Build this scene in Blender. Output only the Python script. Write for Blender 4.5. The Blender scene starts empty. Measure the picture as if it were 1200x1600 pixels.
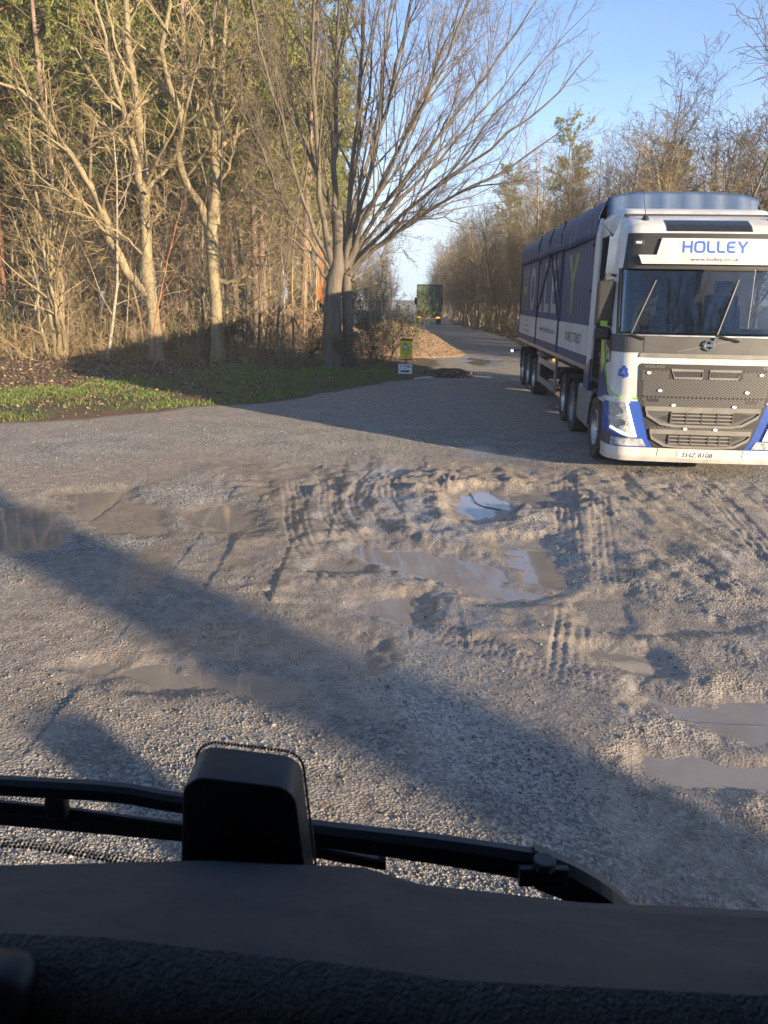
import bpy, bmesh, math, random
import numpy as np
from mathutils import Matrix, Vector

S = bpy.context.scene
COL = S.collection
R = math.radians

# ------------------------------------------------------------------ camera
PITCH, ROLL, CAM_H = 15.0, 1.0, 2.4
cam_d = bpy.data.cameras.new('camera')
cam = bpy.data.objects.new('camera', cam_d)
COL.objects.link(cam)
cam.matrix_world = (Matrix.Translation((0, 0, CAM_H)) @ Matrix.Rotation(R(90 - PITCH), 4, 'X')
                    @ Matrix.Rotation(R(ROLL), 4, 'Z'))
cam_d.sensor_fit = 'VERTICAL'
cam_d.sensor_height = 36.0
cam_d.lens = 36.0 * 1240 / 1600
cam_d.clip_start = 0.05
cam_d.clip_end = 6000
cam_d.dof.use_dof = True
cam_d.dof.focus_distance = 14.0
cam_d.dof.aperture_fstop = 13.0
S.camera = cam

# ------------------------------------------------------------------ sky, sun, exposure
SUN_EL, SUN_AZ = 10.5, 46.5          # the sun stands low, behind and to the right of the cab
w = bpy.data.worlds.new('World')
S.world = w
w.use_nodes = True
nt = w.node_tree
nt.nodes.clear()
out = nt.nodes.new('ShaderNodeOutputWorld')
bg = nt.nodes.new('ShaderNodeBackground')
sky = nt.nodes.new('ShaderNodeTexSky')
sky.sky_type = 'NISHITA'
sky.sun_disc = False
sky.sun_elevation = R(SUN_EL)
sky.sun_rotation = R(180 - SUN_AZ)
sky.altitude = 50
sky.air_density = 0.6
sky.dust_density = 0.3
sky.ozone_density = 2.0
bg.inputs['Strength'].default_value = 0.128
# thin clouds low over the horizon
tc = nt.nodes.new('ShaderNodeTexCoord')
mp = nt.nodes.new('ShaderNodeMapping')
mp.inputs['Scale'].default_value = (1.6, 1.6, 7.0)
no = nt.nodes.new('ShaderNodeTexNoise')
no.inputs['Scale'].default_value = 2.2
no.inputs['Detail'].default_value = 7
no.inputs['Roughness'].default_value = 0.55
cr = nt.nodes.new('ShaderNodeValToRGB')
cr.color_ramp.elements[0].position = 0.46
cr.color_ramp.elements[1].position = 0.72
sx = nt.nodes.new('ShaderNodeSeparateXYZ')
mr = nt.nodes.new('ShaderNodeMapRange')
mr.inputs['From Min'].default_value = 0.02
mr.inputs['From Max'].default_value = 0.30
mr.inputs['To Min'].default_value = 0.85
mr.inputs['To Max'].default_value = 0.0
mu = nt.nodes.new('ShaderNodeMath')
mu.operation = 'MULTIPLY'
mx = nt.nodes.new('ShaderNodeMix')
mx.data_type = 'RGBA'
mx.inputs['B'].default_value = (2.6, 2.8, 3.2, 1)
L = nt.links.new
L(tc.outputs['Generated'], mp.inputs['Vector'])
L(mp.outputs['Vector'], no.inputs['Vector'])
L(no.outputs['Fac'], cr.inputs['Fac'])
L(tc.outputs['Generated'], sx.inputs['Vector'])
L(sx.outputs['Z'], mr.inputs['Value'])
L(mr.outputs['Result'], mu.inputs[0])
L(cr.outputs['Color'], mu.inputs[1])
L(mu.outputs['Value'], mx.inputs['Factor'])
# pale air low down, all round
mr2 = nt.nodes.new('ShaderNodeMapRange')
mr2.interpolation_type = 'SMOOTHSTEP'
mr2.inputs['From Min'].default_value = 0.0
mr2.inputs['From Max'].default_value = 0.26
mr2.inputs['To Min'].default_value = 0.8
mr2.inputs['To Max'].default_value = 0.0
mx2 = nt.nodes.new('ShaderNodeMix')
mx2.data_type = 'RGBA'
mx2.inputs['B'].default_value = (2.0, 2.4, 2.95, 1)
L(sx.outputs['Z'], mr2.inputs['Value'])
L(mr2.outputs['Result'], mx2.inputs['Factor'])
L(sky.outputs['Color'], mx2.inputs['A'])
L(mx2.outputs['Result'], mx.inputs['A'])
L(mx.outputs['Result'], bg.inputs['Color'])
L(bg.outputs['Background'], out.inputs['Surface'])

sun_d = bpy.data.lights.new('sun', 'SUN')
sun_d.energy = 5.0
sun_d.angle = R(0.55)
sun_d.color = (1.0, 0.80, 0.55)
sun = bpy.data.objects.new('sun', sun_d)
COL.objects.link(sun)
sdir = Vector((-math.sin(R(SUN_AZ)) * math.cos(R(SUN_EL)), math.cos(R(SUN_AZ)) * math.cos(R(SUN_EL)), -math.sin(R(SUN_EL))))
sun.rotation_euler = sdir.to_track_quat('-Z', 'Y').to_euler()

S.render.engine = 'CYCLES'
S.view_settings.view_transform = 'Standard'
S.view_settings.look = 'None'
S.view_settings.gamma = 1.0
S.view_settings.use_curve_mapping = False
S.view_settings.exposure = 1.52
S.cycles.use_denoising = True
S.cycles.max_bounces = 6
S.cycles.transparent_max_bounces = 12
S.cycles.caustics_reflective = False
S.cycles.caustics_refractive = False

# ------------------------------------------------------------------ helpers
MATS = {}

def mat(name, col, rough=0.6, metal=0.0, var=0.0, vscale=3.0, bump=0.0, bscale=40.0, attr=False, spec=0.5, trans=0.0,
        emit=None, coat=0.0, col2=None, stretch=None, twosided=0.0):
    """A node material: base colour with noise wear between col and col2, fine bump; attr multiplies a colour attribute."""
    if name in MATS:
        return MATS[name]
    m = bpy.data.materials.new(name)
    m.use_nodes = True
    n = m.node_tree.nodes
    l = m.node_tree.links.new
    b = n['Principled BSDF']
    b.inputs['Roughness'].default_value = rough
    b.inputs['Metallic'].default_value = metal
    b.inputs['Specular IOR Level'].default_value = spec
    b.inputs['Transmission Weight'].default_value = trans
    b.inputs['Coat Weight'].default_value = coat
    c = (*col, 1)
    b.inputs['Base Color'].default_value = c
    src = None
    tcn = n.new('ShaderNodeTexCoord')
    vec = tcn.outputs['Object']
    if stretch:
        mpn = n.new('ShaderNodeMapping')
        mpn.inputs['Scale'].default_value = stretch
        l(vec, mpn.inputs['Vector'])
        vec = mpn.outputs['Vector']
    if var > 0 or col2:
        t = n.new('ShaderNodeTexNoise')
        t.inputs['Scale'].default_value = vscale
        t.inputs['Detail'].default_value = 6
        t.inputs['Roughness'].default_value = 0.65
        l(vec, t.inputs['Vector'])
        rp = n.new('ShaderNodeValToRGB')
        a = col2 if col2 else tuple(x * (1 - var) for x in col)
        d = col if col2 else tuple(min(1, x * (1 + var)) for x in col)
        rp.color_ramp.elements[0].position = 0.36
        rp.color_ramp.elements[1].position = 0.64
        rp.color_ramp.elements[0].color = (*a, 1)
        rp.color_ramp.elements[1].color = (*d, 1)
        l(t.outputs['Fac'], rp.inputs['Fac'])
        src = rp.outputs['Color']
        mrn = n.new('ShaderNodeMapRange')
        mrn.inputs['To Min'].default_value = max(0.02, rough - 0.12)
        mrn.inputs['To Max'].default_value = min(1, rough + 0.12)
        l(t.outputs['Fac'], mrn.inputs['Value'])
        l(mrn.outputs['Result'], b.inputs['Roughness'])
    if attr:
        an = n.new('ShaderNodeAttribute')
        an.attribute_name = 'col'
        if src is None:
            src = an.outputs['Color']
        else:
            mm = n.new('ShaderNodeMix')
            mm.data_type = 'RGBA'
            mm.blend_type = 'MULTIPLY'
            mm.inputs['Factor'].default_value = 1
            l(src, mm.inputs['A'])
            l(an.outputs['Color'], mm.inputs['B'])
            src = mm.outputs['Result']
    if src is not None:
        l(src, b.inputs['Base Color'])
    if bump > 0:
        t2 = n.new('ShaderNodeTexNoise')
        t2.inputs['Scale'].default_value = bscale
        t2.inputs['Detail'].default_value = 5
        l(vec, t2.inputs['Vector'])
        bn = n.new('ShaderNodeBump')
        bn.inputs['Strength'].default_value = bump
        bn.inputs['Distance'].default_value = 0.02
        l(t2.outputs['Fac'], bn.inputs['Height'])
        l(bn.outputs['Normal'], b.inputs['Normal'])
    if emit:
        b.inputs['Emission Color'].default_value = (*emit[0], 1)
        b.inputs['Emission Strength'].default_value = emit[1]
    if twosided > 0:
        tr = n.new('ShaderNodeBsdfTranslucent')
        ms = n.new('ShaderNodeMixShader')
        ms.inputs['Fac'].default_value = twosided
        if src is not None:
            l(src, tr.inputs['Color'])
        else:
            tr.inputs['Color'].default_value = c
        l(b.outputs['BSDF'], ms.inputs[1])
        l(tr.outputs['BSDF'], ms.inputs[2])
        l(ms.outputs['Shader'], n['Material Output'].inputs['Surface'])
    MATS[name] = m
    return m

def tag(o, label=None, cat=None, group=None, kind=None):
    if label: o['label'] = label
    if cat: o['category'] = cat
    if group: o['group'] = group
    if kind: o['kind'] = kind
    return o

def empty(name, loc=(0, 0, 0), rz=0.0):
    o = bpy.data.objects.new(name, None)
    COL.objects.link(o)
    o.location = loc
    o.rotation_euler = (0, 0, rz)
    o.empty_display_size = 0.2
    return o

def link(name, me, m, parent=None):
    o = bpy.data.objects.new(name, me)
    COL.objects.link(o)
    if m is not None and len(me.materials) == 0:
        me.materials.append(m)
    if parent: o.parent = parent
    return o

def mesh_np(name, V, faces, cols=None, smooth=False):
    """V (n,3); faces: list of int arrays (k,3) or (k,4); cols (n,3) per vertex."""
    me = bpy.data.meshes.new(name)
    V = np.ascontiguousarray(V, dtype=np.float32)
    me.vertices.add(len(V))
    me.vertices.foreach_set('co', V.ravel())
    loops = np.concatenate([f.ravel() for f in faces]).astype(np.int32)
    tot = np.concatenate([np.full(len(f), f.shape[1], np.int32) for f in faces])
    start = np.concatenate([[0], np.cumsum(tot)[:-1]]).astype(np.int32)
    me.loops.add(len(loops))
    me.loops.foreach_set('vertex_index', loops)
    me.polygons.add(len(tot))
    me.polygons.foreach_set('loop_start', start)
    me.polygons.foreach_set('loop_total', tot)
    if smooth:
        me.polygons.foreach_set('use_smooth', np.ones(len(tot), bool))
    if cols is not None:
        a = me.color_attributes.new('col', 'FLOAT_COLOR', 'POINT')
        c = np.ones((len(V), 4), np.float32)
        c[:, :3] = cols
        a.data.foreach_set('color', c.ravel())
    me.update(calc_edges=True)
    me.validate()
    return me

class MB:
    """Collects boxes, cylinders, tubes, prisms; build() links them as ONE mesh object."""
    def __init__(self):
        self.v, self.f = [], []
    def add(self, V, F):
        o = len(self.v)
        self.v += [tuple(map(float, p)) for p in V]
        self.f += [tuple(i + o for i in q) for q in F]
        return self
    def box(self, c, s, M=None):
        hx, hy, hz = s[0] / 2, s[1] / 2, s[2] / 2
        V = [Vector((x * hx, y * hy, z * hz)) for x in (-1, 1) for y in (-1, 1) for z in (-1, 1)]
        if M is not None: V = [M @ p for p in V]
        V = [p + Vector(c) for p in V]
        return self.add(V, [(0, 1, 3, 2), (4, 6, 7, 5), (0, 4, 5, 1), (2, 3, 7, 6), (0, 2, 6, 4), (1, 5, 7, 3)])
    def bar(self, a, b, wx, wy):
        a, b = Vector(a), Vector(b)
        d = b - a
        q = d.to_track_quat('Z', 'Y').to_matrix()
        return self.box((a + b) / 2, (wx, wy, d.length), q)
    def cyl(self, a, b, r, n=16, r2=None):
        a, b = Vector(a), Vector(b)
        r2 = r if r2 is None else r2
        q = (b - a).to_track_quat('Z', 'Y').to_matrix()
        V, F = [], []
        for i in range(n):
            t = 2 * math.pi * i / n
            e = q @ Vector((math.cos(t), math.sin(t), 0))
            V += [a + e * r, b + e * r2]
        F += [(2 * i, 2 * ((i + 1) % n), 2 * ((i + 1) % n) + 1, 2 * i + 1) for i in range(n)]
        F += [tuple(2 * i for i in reversed(range(n))), tuple(2 * i + 1 for i in range(n))]
        return self.add(V, F)
    def tube(self, pts, rad, n=8):
        pts = [Vector(p) for p in pts]
        rad = rad if hasattr(rad, '__len__') else [rad] * len(pts)
        V, F = [], []
        up = Vector((0.13, 0.31, 0.94))
        for i, p in enumerate(pts):
            t = (pts[min(i + 1, len(pts) - 1)] - pts[max(i - 1, 0)]).normalized()
            u = t.cross(up).normalized()
            v = t.cross(u)
            for k in range(n):
                a = 2 * math.pi * k / n
                V.append(p + (u * math.cos(a) + v * math.sin(a)) * rad[i])
        for i in range(len(pts) - 1):
            for k in range(n):
                k2 = (k + 1) % n
                F.append((i * n + k, i * n + k2, (i + 1) * n + k2, (i + 1) * n + k))
        F += [tuple(reversed(range(n))), tuple(range((len(pts) - 1) * n, len(pts) * n))]
        return self.add(V, F)
    def prism(self, poly, fn, d0, d1):
        """poly of 2-D points; fn(u, v, d) -> 3-D point; d0 and d1 the two depths."""
        n = len(poly)
        V = [fn(u, v, d0) for u, v in poly] + [fn(u, v, d1) for u, v in poly]
        F = [tuple(reversed(range(n))), tuple(range(n, 2 * n))]
        F += [(i, (i + 1) % n, n + (i + 1) % n, n + i) for i in range(n)]
        return self.add(V, F)
    def lathe(self, prof, n, org, axis='x'):
        """prof: (radius, offset along the axis) pairs, a closed ring."""
        V, F = [], []
        m = len(prof)
        for i in range(n):
            t = 2 * math.pi * i / n
            for r, h in prof:
                c, s = r * math.cos(t), r * math.sin(t)
                V.append((org[0] + h, org[1] + c, org[2] + s) if axis == 'x' else (org[0] + c, org[1] + s, org[2] + h))
        for i in range(n):
            for k in range(m - 1):
                a, b = i * m + k, ((i + 1) % n) * m + k
                F.append((a, b, b + 1, a + 1))
        return self.add(V, F)
    def build(self, name, m, parent=None, smooth=False, bevel=0.0, segs=2):
        me = bpy.data.meshes.new(name)
        me.from_pydata(self.v, [], self.f)
        me.validate()
        bm = bmesh.new()
        bm.from_mesh(me)
        bmesh.ops.recalc_face_normals(bm, faces=bm.faces)
        if bevel > 0:
            bmesh.ops.bevel(bm, geom=[e for e in bm.edges if e.is_manifold and e.calc_face_angle(0) > 0.5], offset=bevel, segments=segs,
                            affect='EDGES', profile=0.6, clamp_overlap=True)
        if smooth:
            for f in bm.faces: f.smooth = True
            for e in bm.edges:
                if e.is_manifold and e.calc_face_angle(0) > 0.7: e.smooth = False
        bm.to_mesh(me)
        bm.free()
        return link(name, me, m, parent)

# value noise ------------------------------------------------------------
def _hash(ix, iy, seed):
    h = (ix.astype(np.int64) * 374761393 + iy.astype(np.int64) * 668265263 + seed * 982451653) & 0xFFFFFFFF
    h = ((h ^ (h >> 13)) * 1274126177) & 0xFFFFFFFF
    return ((h ^ (h >> 16)) & 0xFFFF) / 65535.0

def vnoise(x, y, seed=0):
    ix, iy = np.floor(x), np.floor(y)
    fx, fy = x - ix, y - iy
    fx, fy = fx * fx * (3 - 2 * fx), fy * fy * (3 - 2 * fy)
    a, b = _hash(ix, iy, seed), _hash(ix + 1, iy, seed)
    c, d = _hash(ix, iy + 1, seed), _hash(ix + 1, iy + 1, seed)
    return (a * (1 - fx) + b * fx) * (1 - fy) + (c * (1 - fx) + d * fx) * fy

def fbm(x, y, scale, octs=4, seed=0):
    s, amp, tot = 0.0, 1.0, 0.0
    for o in range(octs):
        s = s + amp * vnoise(x / scale * 2 ** o + 17.3 * o, y / scale * 2 ** o - 9.1 * o, seed + o)
        tot += amp
        amp *= 0.55
    return s / tot * 2 - 1

def sstep(a, b, x):
    t = np.clip((x - a) / (b - a), 0, 1)
    return t * t * (3 - 2 * t)

# ------------------------------------------------------------------ ground: yard, verge, wood floor, one sheet to the horizon
LV_Y = [-400, 9, 11, 14.87, 15.84, 17.64, 18.48, 22, 25.6, 29.4, 36, 45, 85, 400]
LV_X = [-90, -60, -13, -7.3, -5.8, -4.3, -2.8, -.75, 1.17, 2.0, 2.2, 1.8, 2.6, 2.6]
RV_Y = [-400, 0, 20, 30, 42, 53, 67, 83, 400]
RV_X = [60, 30, 11, 8.6, 7.4, 8.2, 8.0, 6.9, 6.9]

PUDDLES = [
    [(-4.9, 8.86), (-4.04, 8.97), (-3.64, 8.35), (-3.37, 7.54), (-3.9, 7.3), (-4.9, 7.4)],
    [(-3.99, 9.61), (-3.41, 9.78), (-2.58, 8.68), (-2.42, 7.99), (-3.07, 8.13), (-3.5, 8.9)],
    [(-2.25, 8.98), (-1.96, 9.21), (-1.61, 8.65), (-1.58, 8.21), (-1.98, 8.44)],
    [(-0.52, 7.32), (-0.28, 7.34), (-0.27, 6.98), (-0.48, 7.0)],
    [(-0.25, 7.58), (0.32, 7.5), (0.98, 7.14), (1.37, 6.75), (1.38, 6.42), (0.99, 6.37), (0.31, 7.01)],
    [(-1.0, 5.57), (-0.71, 5.52), (-0.22, 5.31), (-0.2, 5.1), (-0.58, 5.2), (-0.92, 5.35)],
    [(-1.89, 4.94), (-1.31, 4.86), (-0.92, 4.83), (-0.55, 4.73), (-0.63, 4.53), (-0.92, 4.56), (-1.45, 4.72)],
    [(1.48, 10.2), (1.99, 10.06), (2.28, 9.54), (1.95, 9.34), (1.5, 9.7)],
    [(1.67, 6.2), (2.0, 6.28), (2.25, 6.05), (2.01, 5.76), (1.77, 5.86)],
    [(2.26, 5.94), (2.6, 5.88), (2.72, 5.74), (2.28, 5.67)],
    [(1.47, 3.9), (1.81, 3.97), (2.3, 3.95), (2.3, 3.7), (1.89, 3.72), (1.63, 3.64), (1.5, 3.76)],
    [(1.62, 5.26), (1.91, 5.16), (1.93, 4.94), (1.67, 5.02)],
    [(0.0, 6.2), (0.27, 6.14), (0.22, 5.8), (0.0, 5.88)],
    [(1.75, 4.55), (1.92, 4.48), (2.5, 4.53), (2.5, 4.22), (2.06, 4.28)],
    [(1.3, 7.9), (1.62, 8.0), (1.6, 7.3), (1.45, 6.75), (1.3, 7.2)],
    [(0.9, 9.9), (1.3, 10.3), (1.42, 9.5), (1.12, 8.7), (0.98, 9.2)],
    [(3.74, 35.85), (4.3, 34.78), (3.82, 31.23), (3.4, 32.45)],
]
PUD_GROW = [.07, .05, .05, .04, .13, .06, .04, .04, .05, .04, .04, .02, .05, .04, .02, .02, .03]
PUD_SET = [-0.034, -0.036, -0.034, -0.032, -0.03, -0.032, -0.032, -0.03, -0.032, -0.032, -0.032, -0.03, -0.03, -0.032, -0.03, -0.03, -0.03]
PUD_SET = [v - .0013 * i for i, v in enumerate(PUD_SET)]

def catmull(P, step=0.03):
    P = np.array(P, float)
    P = np.vstack([2 * P[0] - P[1], P, 2 * P[-1] - P[-2]])
    out = []
    for i in range(1, len(P) - 2):
        n = max(2, int(np.linalg.norm(P[i + 1] - P[i]) / step))
        t = np.linspace(0, 1, n, endpoint=False)[:, None]
        a, b, c, d = P[i - 1], P[i], P[i + 1], P[i + 2]
        out.append(0.5 * (2 * b + (c - a) * t + (2 * a - 5 * b + 4 * c - d) * t ** 2 + (3 * b - a - 3 * c + d) * t ** 3))
    out.append(P[-2][None])
    return np.vstack(out)

# tyre tracks: path, half width, rut depth, berm height, tread relief
TRACKS = [(catmull(p), *a) for p, *a in [
    ([(2.75, 11.6), (2.58, 11.03), (2.16, 9.07), (1.72, 6.81), (1.44, 5.63), (1.22, 4.78)], .14, .035, .035, .020),
    ([(.95, 11.2), (.84, 10.14), (.84, 9.0), (1.01, 7.97), (1.27, 7.44), (1.6, 7.0), (2.2, 6.5), (3.0, 6.0)], .15, .045, .05, .022),
    ([(-1.3, 10.6), (-1.13, 9.67), (-.86, 7.88), (-.45, 6.72), (-.15, 6.18), (.2, 5.75), (.75, 5.2), (1.4, 4.75), (2.2, 4.35)], .15, .03, .035, .018),
    ([(.0, 11.6), (-.26, 10.26), (-.31, 9.24), (-.1, 8.3), (.3, 7.7), (.9, 7.2), (1.9, 6.7)], .15, .06, .07, .018),
    ([(.5, 11.8), (.12, 10.87), (.04, 9.74), (.2, 8.8), (.6, 8.1), (1.2, 7.5), (2.1, 7.1)], .15, .055, .065, .018),
    ([(-.9, 11.1), (-.72, 10.2), (-.66, 9.3), (-.55, 8.5), (-.2, 7.6), (.4, 6.9)], .14, .05, .06, .018),
    ([(2.6, 8.6), (2.87, 7.73), (3.01, 6.77), (3.25, 5.7)], .16, .045, .05, .018),
    ([(4.6, 11.6), (4.35, 10.54), (4.09, 8.89), (3.8, 7.3), (3.6, 6)], .15, .03, .035, .018),
    ([(2.8, 10.1), (2.62, 9.4), (2.11, 7.19), (1.91, 6.33)], .13, .025, .03, .014),
    ([(3.4, 11.6), (3.25, 10.4), (3.3, 9.2), (3.5, 8.0), (3.9, 6.6)], .15, .035, .04, .016),
    ([(5.0, 11.2), (4.75, 9.6), (4.55, 8.2), (4.4, 7)], .14, .03, .04, .016),
    ([(2.1, 5.6), (2.4, 5.25), (2.9, 4.9), (3.4, 4.7)], .15, .035, .035, .014),
    ([(.4, 13.5), (1.6, 12.4), (2.4, 11.9), (3.2, 11.6)], .14, .02, .02, .012),
]]

def poly_sd(x, y, poly):
    """Distance to the polygon's edge, positive inside."""
    P = np.array(poly, float)
    d = np.full(x.shape, 1e9)
    ins = np.zeros(x.shape, bool)
    for i in range(len(P)):
        a, b = P[i], P[(i + 1) % len(P)]
        e = b - a
        t = np.clip(((x - a[0]) * e[0] + (y - a[1]) * e[1]) / (e @ e), 0, 1)
        d = np.minimum(d, np.hypot(x - a[0] - t * e[0], y - a[1] - t * e[1]))
        c = ((a[1] > y) != (b[1] > y)) & (x < (b[0] - a[0]) * (y - a[1]) / (b[1] - a[1] + 1e-12) + a[0])
        ins ^= c
    return np.where(ins, d, -d)

def ground(x, y, masks=False):
    x = np.asarray(x, float)
    y = np.asarray(y, float)
    vl = (np.interp(y, LV_Y, LV_X) - x) * 0.78 + fbm(x, y, 1.3, 3, 5) * 0.35
    vr = (x - np.interp(y, RV_Y, RV_X)) * 0.95 + fbm(x, y, 1.5, 3, 6) * 0.4
    near = 1 - sstep(18, 40, np.hypot(x, y))
    yard = 1 - np.clip(sstep(-.2, .4, vl) + sstep(-.2, .4, vr), 0, 1)
    z = fbm(x, y, 3.4, 3, 1) * 0.028 * (.3 + .7 * yard)
    z = z + fbm(x, y, 0.55, 4, 2) * 0.009 * near + fbm(x, y, 0.13, 4, 3) * 0.0075 * near
    # churned mud in front of the lorry
    ch = sstep(1.9, .7, np.hypot((x - 0.1) / 2.1, (y - 10.2) / 1.5)) + .9 * sstep(1.6, .5, np.hypot((x - 3.8) / 1.8, (y - 10.6) / 0.9))
    ch = np.clip(ch, 0, 1)
    z = z + ch * (np.abs(fbm(x * 1.3, y * .75, .8, 4, 12)) * 0.055 - 0.009 + np.abs(fbm(x, y, .25, 2, 13)) * .03)
    wet = sstep(-.02, .35, fbm(x + 2, y * .6, 1.5, 4, 8) - .55 * np.hypot((x - 1.1) / 2.6, (y - 7.2) / 4.0) + .52)
    wet = wet * yard * sstep(15, 12, y)
    mud = np.clip(sstep(-.1, .45, fbm(x, y, 2.2, 4, 9) + .25 * sstep(3.5, 6, y) * sstep(16, 12, y) * sstep(-3, 0, x)), 0, 1) * (1 - sstep(60, 120, y)) + .45 * sstep(13, 17, y)
    mud = np.clip(mud, 0, 1)
    track = np.zeros_like(x)
    for P, hw, dep, berm, tread in TRACKS:
        lo, hi = P.min(0) - .6, P.max(0) + .6
        k = np.nonzero((x > lo[0]) & (x < hi[0]) & (y > lo[1]) & (y < hi[1]))[0] if x.ndim == 1 else None
        if k is None or len(k) == 0: continue
        px, py = x[k], y[k]
        best = np.full(len(k), 1e9)
        idx = np.zeros(len(k), int)
        for c0 in range(0, len(P), 4):
            d = (px - P[c0, 0]) ** 2 + (py - P[c0, 1]) ** 2
            m = d < best
            best[m] = d[m]
            idx[m] = c0
        T = np.gradient(P, axis=0)
        T /= np.linalg.norm(T, axis=1)[:, None]
        t = T[idx]
        rx, ry = px - P[idx, 0], py - P[idx, 1]
        lat = rx * -t[:, 1] + ry * t[:, 0]
        along = idx * 0.03 + rx * t[:, 0] + ry * t[:, 1]
        total = len(P) * 0.03
        fade = sstep(0, .6, along) * sstep(total, total - .6, along) * (.62 + .38 * sstep(-.35, .25, fbm(px, py, .9, 2, 21)))
        a = np.abs(lat) + fbm(px, py, .25, 2, 22) * .015
        inside = sstep(hw, hw - .03, a)
        lug = np.clip(np.sin(2 * np.pi * (along / 0.06 + np.abs(lat) / .13)) * 2.2, -1, 1)
        rib = np.clip(np.cos(2 * np.pi * lat / (hw * .55)) * 2, -1, 1)
        lump = .55 + .9 * np.clip(fbm(px, py, .22, 3, 24) + .35, 0, 1)
        prof = -.30 * dep * inside + .26 * berm * lump + .006 * fbm(px, py, .06, 2, 28) * inside * np.exp(-((a - hw - .04) / .042) ** 2) + .38 * tread * inside * np.minimum(.3 + .7 * lug, rib)
        z[k] += prof * fade
        track[k] = np.maximum(track[k], inside * fade)
        wet[k] = np.maximum(wet[k], .75 * inside * fade * sstep(-.3, .3, fbm(px, py, .7, 3, 27)))
        mud[k] = np.maximum(mud[k], .8 * fade * sstep(hw + .15, hw, a))
    for poly, lev, grw in zip(PUDDLES, PUD_SET, PUD_GROW):
        P = np.array(poly)
        lo, hi = P.min(0) - 1.0, P.max(0) + 1.0
        k = np.nonzero((x > lo[0]) & (x < hi[0]) & (y > lo[1]) & (y < hi[1]))[0]
        if len(k) == 0: continue
        px, py = x[k], y[k]
        big = 1.0 + (py > 20) * 1.5
        wx, wy = fbm(px, py, .5, 3, 35) * .16, fbm(px, py, .5, 3, 36) * .16
        sd = poly_sd(px + wx * big, py + wy * big, poly) / big + fbm(px, py, .22, 4, 31) * .12 + grw + fbm(px, py, .07, 2, 32) * .04
        bed = lev - np.clip(sd * .15, -.045, .04) + fbm(px, py, .1, 3, 33) * .004
        wgt = sstep(-.36, -.08, sd)
        z[k] = z[k] * (1 - wgt) + bed * wgt
        z[k] = np.where(sd < -.02, np.maximum(z[k], lev + .003), z[k])
        wet[k] = np.maximum(wet[k], sstep(-.32, -.02, sd) * .9)
        mud[k] = np.maximum(mud[k], sstep(-.25, 0, sd) * .9)
    z = z + .10 * sstep(0, 1.6, vl) + .45 * sstep(5, 26, vl) + .12 * sstep(0, 1.5, vr) + .3 * sstep(2, 10, vr)
    if masks:
        veg = np.maximum(sstep(-.1, .25, vl), sstep(-.1, .3, vr))
        return z, wet, mud, veg, track
    return z

def gz(x, y):
    return float(ground(np.array([float(x)]), np.array([float(y)]))[0])

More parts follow.
